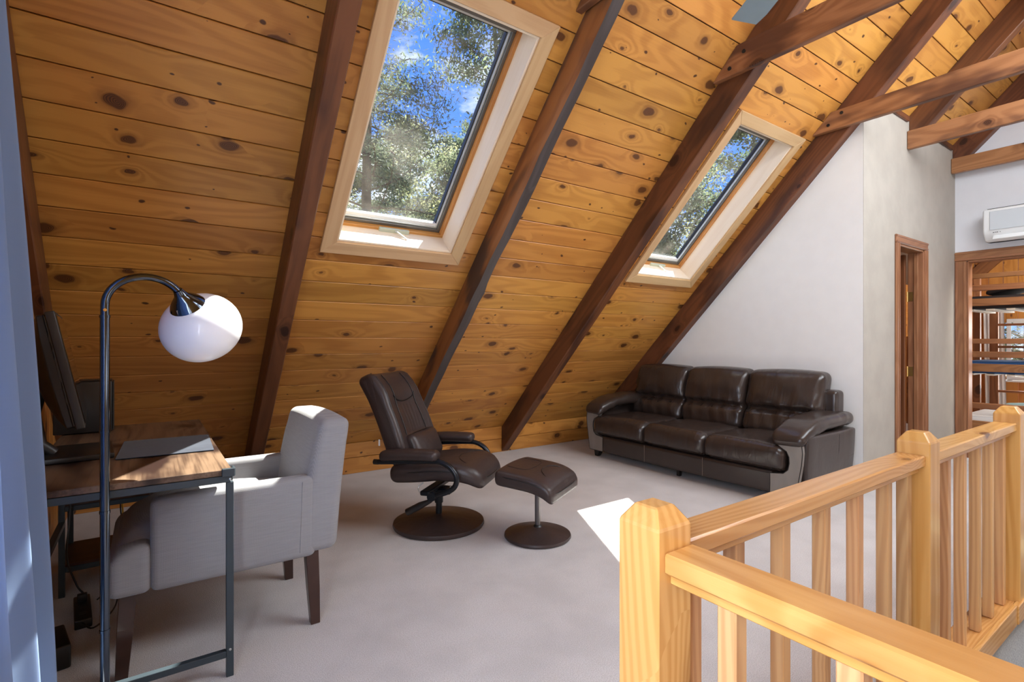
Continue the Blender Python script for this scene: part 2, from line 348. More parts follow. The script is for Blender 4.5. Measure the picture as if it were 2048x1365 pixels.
def axis_frame(origin, xdir, zhint=(0, 0, 1)):
    x = Vector(xdir).normalized(); z = Vector(zhint); z = (z - x*z.dot(x))
    if z.length < 1e-4: z = Vector((0, 1, 0))
    z.normalize(); y = z.cross(x)
    M = Matrix((x, y, z)).transposed().to_4x4(); M.translation = Vector(origin); return M
def lumber(name, a, b, wy, wz, mat, parent=None, zhint=(0, 0, 1), bev=.004):
    """a timber whose grain runs along its own x, from a to b (world points of the centre line)"""
    a = Vector(a); b = Vector(b); L = (b-a).length
    M = axis_frame(a, b-a, zhint); bm = bmesh.new(); add_box(bm, (L/2, 0, 0), (L, wy, wz), bev)
    return finish(bm, name, mat, parent, M=M, world=True)
def lumber_poly(name, pts, ext, mat, parent, xdir, zhint=(0, 0, 1), bev=0.):
    """polygon pts (world) swept by vector ext, stored in a frame whose x is xdir"""
    M = axis_frame(pts[0], xdir, zhint); Mi = M.inverted(); bm = bmesh.new(); ext = Vector(ext)
    A = [bm.verts.new(Mi @ Vector(p)) for p in pts]; B = [bm.verts.new(Mi @ (Vector(p)+ext)) for p in pts]
    bm.faces.new(A); bm.faces.new(B[::-1]); n = len(pts)
    for i in range(n): bm.faces.new((A[i], B[i], B[(i+1) % n], A[(i+1) % n]))
    if bev: bmesh.ops.bevel(bm, geom=list(bm.edges), offset=bev, segments=1, affect='EDGES')
    return finish(bm, name, mat, parent, M=M, world=True)
def add_tube(bm, pts, r, n=10, cap=True, closed=False, flat=1.0):
    pts = [Vector(p) for p in pts]; rs = r if isinstance(r, (list, tuple)) else [r]*len(pts)
    rings = []; up = None
    for i, p in enumerate(pts):
        if closed: d = pts[(i+1) % len(pts)] - pts[i-1]
        else: d = pts[min(i+1, len(pts)-1)] - pts[max(i-1, 0)]
        d.normalize()
        if up is None:
            up = Vector((0, 0, 1)) if abs(d.z) < .9 else Vector((1, 0, 0))
        up = (up - d*up.dot(d)).normalized(); s = d.cross(up)
        rings.append([bm.verts.new(p + (up*math.cos(2*PI*k/n)*flat + s*math.sin(2*PI*k/n))*rs[i]) for k in range(n)])
    m = len(rings)
    for i in range(m if closed else m-1):
        A, B = rings[i], rings[(i+1) % m]
        for k in range(n): bm.faces.new((A[k], A[(k+1) % n], B[(k+1) % n], B[k]))
    if cap and not closed: bm.faces.new(rings[0][::-1]); bm.faces.new(rings[-1])
def tube(name, pts, r, mat, parent=None, n=10, flat=1.0, world=False, closed=False):
    bm = bmesh.new(); add_tube(bm, pts, r, n, flat=flat, closed=closed)
    return autosmooth(finish(bm, name, mat, parent, world=world), 50)
def lathe(name, prof, mat, parent=None, n=40, M=None, ang=40):
    bm = bmesh.new(); rings = []
    for r, z in prof:
        if r < 1e-5: rings.append([bm.verts.new((0, 0, z))])
        else: rings.append([bm.verts.new((r*math.cos(2*PI*k/n), r*math.sin(2*PI*k/n), z)) for k in range(n)])
    for A, B in zip(rings, rings[1:]):
        for k in range(n):
            k2 = (k+1) % n
            if len(A) == 1 and len(B) == 1: continue
            if len(A) == 1: bm.faces.new((A[0], B[k], B[k2]))
            elif len(B) == 1: bm.faces.new((A[k], A[k2], B[0]))
            else: bm.faces.new((A[k], A[k2], B[k2], B[k]))
    return autosmooth(finish(bm, name, mat, parent, M=M), ang)
def smoothpath(pts, k=6):
    """Catmull-Rom through pts"""
    P = [Vector(p) for p in pts]; P = [P[0]*2-P[1]] + P + [P[-1]*2-P[-2]]; out = []
    for i in range(1, len(P)-2):
        for j in range(k):
            t = j/k; a, b, c, d = P[i-1], P[i], P[i+1], P[i+2]
            out.append(.5*((2*b) + (c-a)*t + (2*a-5*b+4*c-d)*t*t + (3*b-a-3*c+d)*t**3))
    out.append(P[-2]); return out
def rbox(name, c, h, r, mat, parent=None, m=8, k=3, fn=None, M=None, puff=(0, 0, 0)):
    """soft box: centre c, half sizes h, edge radius r; puff bulges the faces; fn(x,y,z)->(x,y,z) shapes it further"""
    bm = bmesh.new(); r = min(r, *[x*.999 for x in h])
    def axis(hh):
        a = [-hh + r*(1-math.cos(j/k*PI/2)) for j in range(k)]
        mid = [-hh+r + (2*(hh-r))*j/m for j in range(m+1)]
        return a + mid + [-x for x in a[::-1]]
    AX = [axis(x) for x in h]; vd = {}
    def V(i, j, l):
        key = (i, j, l)
        if key in vd: return vd[key]
        p = Vector((AX[0][i], AX[1][j], AX[2][l]))
        q = Vector([max(-(hh-r), min(hh-r, x)) for x, hh in zip(p, h)]); d = p-q
        if d.length > 1e-9: p = q + d.normalized()*r
        x, y, z = p; u, v, w_ = x/h[0], y/h[1], z/h[2]
        x += puff[0]*u*max(0, 1-v*v)*max(0, 1-w_*w_); y += puff[1]*v*max(0, 1-u*u)*max(0, 1-w_*w_); z += puff[2]*w_*max(0, 1-u*u)*max(0, 1-v*v)
        x, y, z = x+c[0], y+c[1], z+c[2]
        if fn: x, y, z = fn(x, y, z)
        vd[key] = bm.verts.new((x, y, z)); return vd[key]
    n = [len(a) for a in AX]
    for ax in range(3):
        o1, o2 = [(1, 2), (2, 0), (0, 1)][ax]
        for side in (0, n[ax]-1):
            for i in range(n[o1]-1):
                for j in range(n[o2]-1):
                    vs = []
                    for di, dj in ((0, 0), (1, 0), (1, 1), (0, 1)):
                        idx = [0, 0, 0]; idx[ax] = side; idx[o1] = i+di; idx[o2] = j+dj; vs.append(V(*idx))
                    try: bm.faces.new(vs)
                    except ValueError: pass
    return finish(bm, name, mat, parent, smooth_=True, M=M)
def duplicate(root, loc=None, rz=None, label=None, M=None):
    r = root.copy(); COL.objects.link(r)
    if loc is not None: r.location = loc
    if rz is not None: r.rotation_euler = (0, 0, rz)
    if label: r['label'] = label
    for ch in [c for c in bpy.data.objects if c.parent == root]:
        c = ch.copy(); COL.objects.link(c); c.parent = r
        for g in [q for q in bpy.data.objects if q.parent == ch]:
            d = g.copy(); COL.objects.link(d); d.parent = c
    return r

# ------------------------------------------------------------------ room numbers (metres; +x along the ridge, +y towards the eave)
YK, ZK, SL = 4.75, .28, 1.02
HY = math.hypot(1, SL); SA, SB = 1/HY, SL/HY            # y and z per unit slope length
RIDGE = .6; ZR = ZK + SL*(YK-RIDGE)
XG, XW, XF, YB = -.46, 4.75, 7.045, 1.788               # gable wall, white wall, far wall, beige wall
MR = Matrix(((1, 0, 0, 0), (0, -SA, -SB, YK), (0, SB, -SA, ZK), (0, 0, 0, 1)))   # roof frame: x, up the slope, inward
def RP(x, s, n): return MR @ Vector((x, s, n))
def sy(y): return (YK-y)/SA                              # slope distance of a given y
P0, PW = .007, .16865                                    # first course, course width
OPEN = [(.942, 1.735), (3.648, 4.44)]                    # skylight openings in x
S0, S1 = sy(3.215), sy(2.205)                            # and along the slope

# --- floor with the stair opening
fl = tag(bpy.data.objects.new('floor', None), 'pale grey cut-pile carpet covering the loft floor', 'floor', kind='structure'); COL.objects.link(fl)
HX0, HX1, HY0, HY1 = .74, 4.9, -.55, .585
bm = bmesh.new()
for lo, hi in (((XG-.2, HY1, -.12), (10.6, 5.0, 0)), ((XG-.2, -4, -.12), (HX0, HY1, 0)), ((HX0, -4, -.12), (10.6, HY0, 0)), ((HX1, HY0, -.12), (10.6, HY1, 0))):
    add_box(bm, [(a+b)/2 for a, b in zip(lo, hi)], [b-a for a, b in zip(lo, hi)])
finish(bm, 'carpet', CARPET, fl)
st = empty('staircase', (2.8, 0, -2.6), 0, 'grey carpeted staircase going down behind the balusters', 'stairs')
for i in range(13):
    x = 4.75-.29*i; z = -.2*(i+1)
    box('tread', (x-.29, -.53, z-.2), (x+.02, .56, z), STAIRC, st, .012, world=True)
wl = tag(box('trim_1', (HX0, HY1-.012, -2.7), (HX1, HY1+.02, .008), STAIRC), 'grey carpeted side of the stair opening below the railing', kind='structure')
box('trim_2', (HX0-.02, HY0, -2.7), (HX0+.01, HY1-.014, -.005), WHITEW)['kind'] = 'structure'
tag(box('floor_lower', (-.6, -4, -2.8), (10.6, 5, -2.7), STAIRC), 'lower storey floor', kind='structure')

# --- sloped ceiling: roof deck with the two openings, planks, rafters
ceil = tag(bpy.data.objects.new('ceiling', None), 'sloped knotty pine plank ceiling between dark rafters', 'ceiling', kind='structure'); COL.objects.link(ceil)
SMAX = sy(RIDGE)
bm = bmesh.new()
xs = [XG-.3] + [v for o in OPEN for v in (o[0]-.0, o[1]+.0)] + [10.8]
D0, D1 = -.022, -.25
for i in range(5):
    x0, x1 = xs[i], xs[i+1]
    if i % 2 == 0: parts = [(-.35, SMAX+.2)]
    else: parts = [(-.35, S0), (S1, SMAX+.2)]
    for s0, s1 in parts:
        add_box(bm, ((x0+x1)/2, (s0+s1)/2, (D0+D1)/2), (x1-x0, s1-s0, abs(D0-D1)))
finish(bm, 'roof_deck', ROOFD, ceil, M=MR)
# far slope of the roof, behind the camera
o = lumber_poly('roof_slope', [(XG-.3, RIDGE, ZR), (10.8, RIDGE, ZR), (10.8, -3.8, ZR-SL*4.4), (XG-.3, -3.8, ZR-SL*4.4)], (0, 0, .2), PINE, ceil, (1, 0, 0))
def plank(x0, x1, s0, s1):
    M = MR @ Matrix.Translation((x0, s0, 0)); L = x1-x0; W = s1-s0; c = .007
    prof = [(.0026, -.021), (.0026, -.003), (.005, 0), (W-.005, 0), (W-.0026, -.003), (W-.0026, -.021)]
    bm = bmesh.new(); A = [bm.verts.new((.0008, y, z)) for y, z in prof]; B = [bm.verts.new((L-.0008, y, z)) for y, z in prof]
    bm.faces.new(A); bm.faces.new(B[::-1])
    for i in range(6): bm.faces.new((A[i], B[i], B[(i+1) % 6], A[(i+1) % 6]))
    return finish(bm, 'plank', PINE, ceil, M=M)
JOINT = [.69, 1.98, 3.25]
k = 0
s = P0
rj = random.Random(3)
while s < SMAX:
    e = min(s+PW, SMAX)
    cut = (e > S0+.02 and s < S1-.02)
    if cut:
        segs = [(XG-.08, OPEN[0][0]-.002), (OPEN[0][1]+.002, OPEN[1][0]-.002), (OPEN[1][1]+.002, XF+.1)]
    else:
        j = JOINT[k % 3]; segs = [(XG-.08, j), (j, XF+.1)]
    for a, b in segs: plank(a, b, s, e)
    s = e; k += 1
# lowest upright boards at the eave
kn = tag(bpy.data.objects.new('wall_back', None), 'low upright pine boards where the sloped ceiling meets the carpet', 'wall', kind='structure'); COL.objects.link(kn)
for z0, z1 in ((0, .145), (.147, .286)):
    for x0, x1 in ((XG-.05, 1.98), (1.982, XW+.05)):
        lumber('plank', (x0, YK+.012, (z0+z1)/2), (x1, YK+.012, (z0+z1)/2), .024, z1-z0-.002, PINE, kn, bev=.003)
tag(box('wall_eave', (XG-.3, YK+.025, -.1), (10.8, YK+.2, .3), ROOFD), 'outer eave wall behind the boards', kind='structure')
# rafters
RN = {
 0: (-.55, -.418, RAFT, 'dark rafter against the gable wall beside the blue curtain'),
 1: (.645, .74, RAFT, 'red-brown rafter left of the large skylight'),
 2: (1.945, 2.04, RAFT2, 'orange and charcoal waney rafter between large skylight and small skylight'),
 3: (3.20, 3.298, RAFT, 'dark brown rafter along left side of the small skylight'),
 4: (4.65, 4.752, RAFT, 'rafter running down along the white sofa wall'),
 5: (5.735, 5.83, RAFT, 'blackened rafter above the beige wall'),
 6: (6.96, 7.05, RAFT, 'dark rafter at the far white wall'),
}
RAFTERS = {}
for i, (x0, x1, m_, lab) in RN.items():
    if i >= 4: yb = YB if i > 4 else YK
    else: yb = YK
    d = .28
    pts = [(x0, yb, ZK+SL*(YK-yb)), (x0, RIDGE, ZR), (x0, RIDGE, ZR-d), (x0, yb, ZK+SL*(YK-yb)-d)]
    if i in (1, 2, 3, 4, 0): pts[-1] = (x0, YK, .004)
    r = lumber_poly('rafter', pts[::-1], (x1-x0, 0, 0), m_, None, (0, -1, SL), (1, 0, 0), bev=.006)
    if i == 2:
        bpy.data.objects.remove(r); Lr = (ZR-ZK)/SB; nseg = 60; bm = bmesh.new(); rows = []
        for q in range(nseg+1):
            sl = Lr*q/nseg; n0 = noise.noise(Vector((sl*1.3, 3, 0)))*.012+noise.noise(Vector((sl*5, 9, 0)))*.004; n1_ = noise.noise(Vector((sl*1.6, 8, 0)))*.014+noise.noise(Vector((sl*6, 1, 0)))*.004
            kb = .02*math.exp(-((sl-1.95)/.05)**2)
            b0 = .155+n0; s_lo = max(sl, .0)
            def cut(xx, nn): # keep inside the upright board plane at the foot
                p = RP(xx, sl, nn)
                if p.y > YK+.001: p = Vector((p.x, YK+.001, max(.004, p.z)))
                return p
            rows.append([cut(x0, -.0), cut(x0+.002+n0*.3, b0*.88), cut(x0+.012+n0*.7, b0+.004), cut(x1-.012+n1_*.8+kb, b0+.006), cut(x1-.002+n1_*.8+kb, b0*.86+n1_), cut(x1+kb, .0)])
        M = axis_frame(rows[0][0], (0, -1, SL), (1, 0, 0)); Mi = M.inverted()
        V_ = [[bm.verts.new(Mi @ p) for p in row] for row in rows]
        for A, B in zip(V_, V_[1:]):
            for c_ in range(6): bm.faces.new((A[c_], A[(c_+1) % 6], B[(c_+1) % 6], B[c_])).material_index = 1 if c_ in (2, 3) else 0
        bm.faces.new(V_[0]); bm.faces.new(V_[-1][::-1])
        r = autosmooth(finish(bm, 'rafter', RAFT2, None, M=M), 45); r.data.materials.append(RAFT3)
    tag(r, lab, 'rafter', 'rafters', 'structure'); RAFTERS[i] = r
# tie beams, bolted to the left face of each rafter
TI = {2: (1.88, 1.93, 3.0, 3.17, 'tie beam end at the top edge beside the large skylight'),
      3: (3.15, 3.20, 2.985, 3.165, 'upper bolted tie beam crossing in front of the fan blade rafter'),
      4: (4.60, 4.65, 2.965, 3.115, 'second bolted tie beam reaching the corner of the white wall'),
      5: (5.68, 5.735, 2.985, 3.15, 'third tie beam butting against the beige wall'),
      6: (6.905, 6.96, 2.99, 3.145, 'lowest tie beam in front of the far white wall')}
for i, (x0, x1, z0, z1, lab) in TI.items():
    if i <= 4: ya, yt = YK-(z0-ZK)/SL, YK-(z1-ZK)/SL
    else: ya = yt = YB-.002
    y2 = -(ya-2*RIDGE)
    e = empty('tie_beam', (x0, ya, z0), 0, lab, 'beam', 'horizontal tie beams', 'structure')
    lumber_poly('timber', [(x0, ya, z0), (x0, y2, z0), (x0, y2+(ya-yt), z1), (x0, yt, z1)], (x1-x0, 0, 0), TIE, e, (0, -1, 0), (0, 0, 1), bev=.005)
    if i in (3, 4):
        for yy, zz in ((ya-.13, z0+.045), (ya-.23, z0+.115)):
            M = Matrix.Translation((x0-.003, yy, zz)) @ Matrix.Rotation(PI/2, 4, 'Y')
            bm = bmesh.new(); bmesh.ops.create_cone(bm, cap_ends=True, segments=12, radius1=.013, radius2=.011, depth=.008)
            finish(bm, 'bolt_head', BLACKM, e, M=M, world=True)

# --- gable wall with window opening, beside the camera (left)
gw = tag(bpy.data.objects.new('wall_left', None), 'upright pine boards of the gable wall behind the desk', 'wall', kind='structure'); COL.objects.link(gw)
def ztop(y): return ZK+SL*(YK-y) if y > RIDGE else ZR-SL*(RIDGE-y)
y = YK; 
rv = random.Random(11)
while y > -3.6:
    y1 = y-.14; ym = min(y, y1)
    zt = min(ztop(y), ztop(y1))+.01
    wins = [w_ for w_ in ((-.55, 1.75, .55, 2.35), (-2.8, -1.1, .6, 2.35)) if y1 < w_[1] and y > w_[0]]
    segs = [(0, wins[0][2]), (wins[0][3], zt)] if wins else [(0, zt)]
    for a, b in segs:
        if b-a > .05: lumber('plank', (XG-.012, (y+y1)/2, a), (XG-.012, (y+y1)/2, b), .137, .024, PINE2, gw, zhint=(1, 0, 0), bev=.004)
    y = y1
for y0, y1, z0, z1 in ((-3.7, -2.8, -.1, 5), (-1.1, -.55, -.1, 5), (1.75, 4.9, -.1, 5)):
    pass
bm = bmesh.new()
for y0, y1, z0, z1 in ((-4, -2.8, -.1, 1.2), (-1.1, -.55, -.1, 3), (-2.8, -1.1, -.1, .6), (-.55, 1.75, -.1, .55), (-.55, 1.75, 2.35, 3.1), (-2.8, -1.1, 2.35, 2.5), (-.6, 1.75, 3.1, 4.4)):
    add_box(bm, (XG-.06, (y0+y1)/2, (z0+z1)/2), (.06, y1-y0, z1-z0))
finish(bm, 'sheathing', ROOFD, gw)
bm = bmesh.new(); 
A = [(XG-.09, 1.75, -.1), (XG-.09, 4.95, -.1), (XG-.09, 4.75, .2), (XG-.09, 1.75, 3.3)]
vs = [bm.verts.new(p) for p in A]; ve = [bm.verts.new((p[0]+.06, p[1], p[2])) for p in A]; bm.faces.new(vs); bm.faces.new(ve[::-1])
for i in range(4): bm.faces.new((vs[i], ve[i], ve[(i+1) % 4], vs[(i+1) % 4]))
finish(bm, 'sheathing', ROOFD, gw)
for n_, (y0, y1, z0, z1) in enumerate(((-.55, 1.75, .55, 2.35), (-2.8, -1.1, .6, 2.35))):
    wd = empty(f'window_{n_+3}', (XG, (y0+y1)/2, z0), 0, 'gable window with white frame behind the blue curtain' if n_ == 0 else 'rear gable window with white frame', kind='structure')
    for a, b in (((y0, z0), (y1, z0+.05)), ((y0, z1-.05), (y1, z1)), ((y0, z0+.05), (y0+.05, z1-.05)), ((y1-.05, z0+.05), (y1, z1-.05)), (((y0+y1)/2-.025, z0+.05), ((y0+y1)/2+.025, z1-.05))):
        box('frame', (XG-.07, a[0], a[1]), (XG-.02, b[0], b[1]), WHITEP, wd, .004, world=True)

# --- white wall behind the sofa, beige wall with closet door, far wall with bunk room doorway
def prism(name, pts, ext, mat, parent=None): return lumber_poly(name, pts, ext, mat, parent, (1, 0, 0))
zc = ZK+SL*(YK-YB)
wr = prism('wall_right', [(XW, YB+.003, 0), (XW, YK, 0), (XW, YK, ZK), (XW, YB+.003, zc)], (.1, 0, 0), WHITEW)
tag(wr, 'white painted wall behind the brown sofa', 'wall', kind='structure')
DX0, DX1, DZ = 5.47, 6.10, 2.10
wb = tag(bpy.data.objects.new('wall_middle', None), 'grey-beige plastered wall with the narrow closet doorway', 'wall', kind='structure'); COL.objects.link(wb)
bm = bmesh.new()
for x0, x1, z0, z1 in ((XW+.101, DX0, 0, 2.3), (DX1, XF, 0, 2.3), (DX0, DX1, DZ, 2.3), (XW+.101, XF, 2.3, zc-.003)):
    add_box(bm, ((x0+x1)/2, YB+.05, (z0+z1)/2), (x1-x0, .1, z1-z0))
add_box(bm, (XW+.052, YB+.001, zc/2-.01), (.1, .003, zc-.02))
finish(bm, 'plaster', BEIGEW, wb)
for xa, xb in ((4.752, 5.68), (5.83, 6.905)):
    lumber('blocking', (xa, YB-.012, zc-.045), (xb, YB-.012, zc-.045), .022, .05, RAFT, wb)
BY0, BY1, BZ = .78, 1.69, 2.07
wf = tag(bpy.data.objects.new('wall_far', None), 'pale wall above the bunk room doorway', 'wall', kind='structure'); COL.objects.link(wf)
bm = bmesh.new()
for y0, y1, z0, z1 in ((BY1, YB+.1, 0, BZ), (-3.6, BY0, 0, BZ), (-2.6, YB+.1, BZ, 2.4)):
    add_box(bm, (XF+.05, (y0+y1)/2, (z0+z1)/2), (.1, y1-y0, z1-z0))
A = [(-2.6, 2.4), (YB+.1, 2.4), (YB+.1, ZK+SL*(YK-YB-.1)), (RIDGE, ZR), (-1.6, ZR-SL*2.2)]
vs = [bm.verts.new((XF, *p)) for p in A]; ve = [bm.verts.new((XF+.1, *p)) for p in A]; bm.faces.new(vs); bm.faces.new(ve[::-1])
for i in range(5): bm.faces.new((vs[i], ve[i], ve[(i+1) % 5], vs[(i+1) % 5]))
finish(bm, 'plaster', FARW, wf)
# casing helper: stepped trim board
def casing(a, b, wdt, face, parent, proud=.018):
    """a-b centre line on the wall, face = unit vector into the room"""
    f = Vector(face); a = Vector(a)+f*proud/2; b = Vector(b)+f*proud/2
    lumber('casing', a, b, wdt, proud, TRIMW, parent, zhint=face, bev=.005)
    d = (Vector(b)-Vector(a)).normalized(); s_ = f.cross(d)
    lumber('bead', a+f*(proud/2+.002)+s_*(wdt*.32), b+f*(proud/2+.002)+s_*(wdt*.32), wdt*.22, .006, TRIMW, parent, zhint=face, bev=.002)
    lumber('bead', a+f*(proud/2+.002)-s_*(wdt*.32), b+f*(proud/2+.002)-s_*(wdt*.32), wdt*.16, .006, TRIMW, parent, zhint=face, bev=.002)
d1 = empty('door_1', (DX0, YB, 0), 0, 'narrow brown closet door standing open in the beige wall', 'door', kind='structure')
W_ = .075
casing((DX0-W_/2, YB, 0), (DX0-W_/2, YB, DZ), W_, (0, -1, 0), d1); casing((DX1+W_/2, YB, 0), (DX1+W_/2, YB, DZ), W_, (0, -1, 0), d1)
casing((DX0-W_, YB, DZ+W_/2), (DX1+W_, YB, DZ+W_/2), W_, (0, -1, 0), d1)
lumber('jamb', (DX1-.01, YB+.055, 0), (DX1-.01, YB+.055, DZ), .02, .125, TRIMW, d1, zhint=(0, 1, 0))
lumber('jamb', (DX0+.01, YB+.055, 0), (DX0+.01, YB+.055, DZ), .02, .125, TRIMW, d1, zhint=(0, 1, 0))
lumber('jamb', (DX0, YB+.055, DZ-.01), (DX1, YB+.055, DZ-.01), .125, .02, TRIMW, d1)
lumber('door_stop', (DX1-.027, YB+.05, 0), (DX1-.027, YB+.05, DZ-.02), .014, .035, TRIMW, d1, zhint=(0, 1, 0))
lf = lumber('door_leaf', (DX1-.045, YB+.14+.26, .01), (DX1-.045, YB+.14+.26, DZ-.03), .035, .54, DOORW, d1, zhint=(0, 1, 0))
for hz in (1.66, .93):
    h_ = box('hinge', (DX1-.0235, YB+.075, hz-.045), (DX1-.0195, YB+.112, hz+.045), BRASS, d1, .001, world=True)
    bm = bmesh.new(); add_tube(bm, [(DX1-.03, YB+.118, hz-.05), (DX1-.03, YB+.118, hz+.05)], .006, 8)
    finish(bm, 'pin', BRASS, h_, world=True)
box('closet_back', (DX0-.1, 3.6, 0), (XF, 3.7, 2.0), BEIGEW, wb)
d2 = empty('door_2', (XF, BY1, 0), 0, 'brown trimmed doorway into the bunk room', 'door', kind='structure')
W_ = .098
casing((XF, BY1+W_/2, 0), (XF, BY1+W_/2, BZ), W_, (-1, 0, 0), d2); casing((XF, BY0-W_/2, 0), (XF, BY0-W_/2, BZ), W_, (-1, 0, 0), d2)
casing((XF, BY0-W_, BZ+W_/2), (XF, BY1+W_, BZ+W_/2), W_, (-1, 0, 0), d2)
lumber('jamb', (XF+.055, BY1-.008, 0), (XF+.055, BY1-.008, BZ), .125, .016, TRIMW, d2, zhint=(0, 1, 0))
lumber('jamb', (XF+.055, BY0+.008, 0), (XF+.055, BY0+.008, BZ), .125, .016, TRIMW, d2, zhint=(0, 1, 0))
lumber('jamb', (XF+.055, BY0, BZ-.008), (XF+.055, BY1, BZ-.008), .125, .016, TRIMW, d2)

# --- skylights
def skylight(n_, x0, x1, lab):
    w_ = empty(f'window_{n_}', kind='structure', label=lab, mw=MR @ Matrix.Translation(((x0+x1)/2, S0, 0)))
    w = x1-x0; L = S1-S0; hw = w/2; ct = .024; cw = .086
    def bar(name, a, b, wy, wz, mat, bev=.002):
        a = Vector(a); b = Vector(b); M = axis_frame(a, b-a); bm = bmesh.new(); add_box(bm, ((b-a).length/2, 0, 0), ((b-a).length, wy, wz), bev)
        return finish(bm, name, mat, w_, M=M)
    def mitre(name, p, xd, z0, z1, mat):
        """board from 4 corner points p (in window frame, xy) with thickness z0..z1"""
        M = axis_frame((p[0][0], p[0][1], z0), xd); Mi = M.inverted(); bm = bmesh.new()
        A = [bm.verts.new(Mi @ Vector((*q, z0))) for q in p]; B = [bm.verts.new(Mi @ Vector((*q, z1))) for q in p]
        bm.faces.new(A); bm.faces.new(B[::-1])
        for i in range(4): bm.faces.new((A[i], B[i], B[(i+1) % 4], A[(i+1) % 4]))
        bmesh.ops.bevel(bm, geom=list(bm.edges), offset=.0025, segments=1, affect='EDGES')
        return finish(bm, name, mat, w_, M=M)
    i0, i1, j0, j1 = -hw, hw, 0, L
    o0, o1, p0, p1 = -hw-cw, hw+cw, -cw, L+cw
    mitre('casing', [(o0, p0), (o1, p0), (i1, j0), (i0, j0)], (1, 0, 0), 0, ct, CASING)
    mitre('casing', [(o0, p1), (o1, p1), (i1, j1), (i0, j1)], (1, 0, 0), 0, ct, CASING)
    mitre('casing', [(o0, p0), (o0, p1), (i0, j1), (i0, j0)], (0, 1, 0), 0, ct, CASING)
    mitre('casing', [(o1, p0), (o1, p1), (i1, j1), (i1, j0)], (0, 1, 0), 0, ct, CASING)
    D = -.205; t = .014
    # reveal boards lining the shaft
    bar('reveal', (-hw+t, t/2, (D)/2+.006), (hw-t, t/2, D/2+.006), t, -D+.006, REVEAL)
    bar('reveal', (-hw+t, L-t/2, D/2+.006), (hw-t, L-t/2, D/2+.006), t, -D+.006, REVEAL)
    bar('reveal', (-hw+t/2, 0, D/2+.006), (-hw+t/2, L, D/2+.006), t, -D+.006, REVEAL)
    bar('reveal', (hw-t/2, 0, D/2+.006), (hw-t/2, L, D/2+.006), t, -D+.006, REVEAL)
    # thin quirk line next to the casing
    # outer wooden frame, grey metal sash and glass
    def ring(name, ins, wd_, z0, z1, mat, mb=None):
        a0, a1, b0, b1 = -hw+ins, hw-ins, ins, L-ins
        if mb: b0 = mb
        zc_, hz = (z0+z1)/2, abs(z1-z0)
        bar(name, (a0, b0+wd_/2, zc_), (a1, b0+wd_/2, zc_), wd_, hz, mat)
        bar(name, (a0, b1-wd_/2, zc_), (a1, b1-wd_/2, zc_), wd_, hz, mat)
        bar(name, (a0+wd_/2, b0+wd_, zc_), (a0+wd_/2, b1-wd_, zc_), wd_, hz, mat)
        bar(name, (a1-wd_/2, b0+wd_, zc_), (a1-wd_/2, b1-wd_, zc_), wd_, hz, mat)
    ring('frame', .004, .03, -.155, -.24, SASHW)
    ring('sash', .034, .022, -.185, -.25, GREYM)
    ring('glazing_bead', .056, .012, -.20, -.25, SILVER)
    ring('seal', .068, .007, -.215, -.25, BLACKP)
    bar('bottom_rail', (-hw+.058, .078, -.222), (hw-.058, .078, -.222), .026, .03, WHITEP)
    bm = bmesh.new(); add_box(bm, (0, L/2, -.238), (w-.12, L-.12, .004)); finish(bm, 'pane', GLASS, w_)
    # crank operator
    op = bar('operator', (-.09, .026, -.148), (.12, .026, -.148), .028, .02, plain_op)
    bm = bmesh.new(); add_tube(bm, [(.02, .03, -.135), (.03, .034, -.12), (.075, .02, -.085), (.085, .018, -.07)], .0045, 8)
    Mx = op.matrix_basis.inverted()
    bmesh.ops.transform(bm, matrix=Mx, verts=bm.verts)
    autosmooth(finish(bm, 'crank_handle', SILVER, op))
    # outside flashing curb
    for a, b in (((-hw-.06, -.06), (hw+.06, 0)), ((-hw-.06, L), (hw+.06, L+.06)), ((-hw-.06, 0), (-hw, L)), ((hw, 0), (hw+.06, L))):
        bm = bmesh.new(); add_box(bm, ((a[0]+b[0])/2, (a[1]+b[1])/2, -.255), (abs(b[0]-a[0]), abs(b[1]-a[1]), .05)); finish(bm, 'flashing', GREYM, w_)
    return w_
plain_op = plain('sage_operator_cover', (.45, .48, .38), .5)
skylight(1, *OPEN[0], 'large skylight in the sloped ceiling with pale pine casing and crank')
skylight(2, *OPEN[1], 'farther skylight with pale pine casing, close to the white sofa wall')

# ------------------------------------------------------------------ railing
rl = empty('stair_railing', (.73, .6, 0), 0, 'honey-coloured fir railing with square newel posts around the stair opening', 'railing')
def newel(x, y, s=.089, ztop=.934, lab=None):
    bm = bmesh.new(); h = s/2; zs = ztop-.03; tq = .024
    rings = [[(-h, -h), (h, -h), (h, h), (-h, h)]]
    vs = []
    for z, q in ((0, h), (zs, h), (ztop, tq)):
        vs.append([bm.verts.new((z, q*a, q*b)) for a, b in ((-1, -1), (1, -1), (1, 1), (-1, 1))])
    bm.faces.new(vs[0]); bm.faces.new(vs[-1])
    for A, B in zip(vs, vs[1:]):
        for i in range(4): bm.faces.new((A[i], A[(i+1) % 4], B[(i+1) % 4], B[i]))
    bmesh.ops.bevel(bm, geom=list(bm.edges), offset=.003, segments=1, affect='EDGES')
    return finish(bm, 'newel_post', RAILW, rl, M=axis_frame((x, y, 0), (0, 0, 1), (1, 0, 0)), world=True)
NY = .605
NX = [.691+.0445, 1.973+.0445, 3.08+.0445]
for x in NX: newel(x, NY)
newel(4.4, NY)
def rails(p, q, side=0):
    p = Vector(p); q = Vector(q)
    lumber('top_rail', p+Vector((0, 0, .8485)), q+Vector((0, 0, .8485)), .077, .035, RAILW, rl, bev=.004)
    lumber('sub_rail', p+Vector((0, 0, .8205)), q+Vector((0, 0, .8205)), .042, .021, RAILW, rl, bev=.002)
HN = .0445
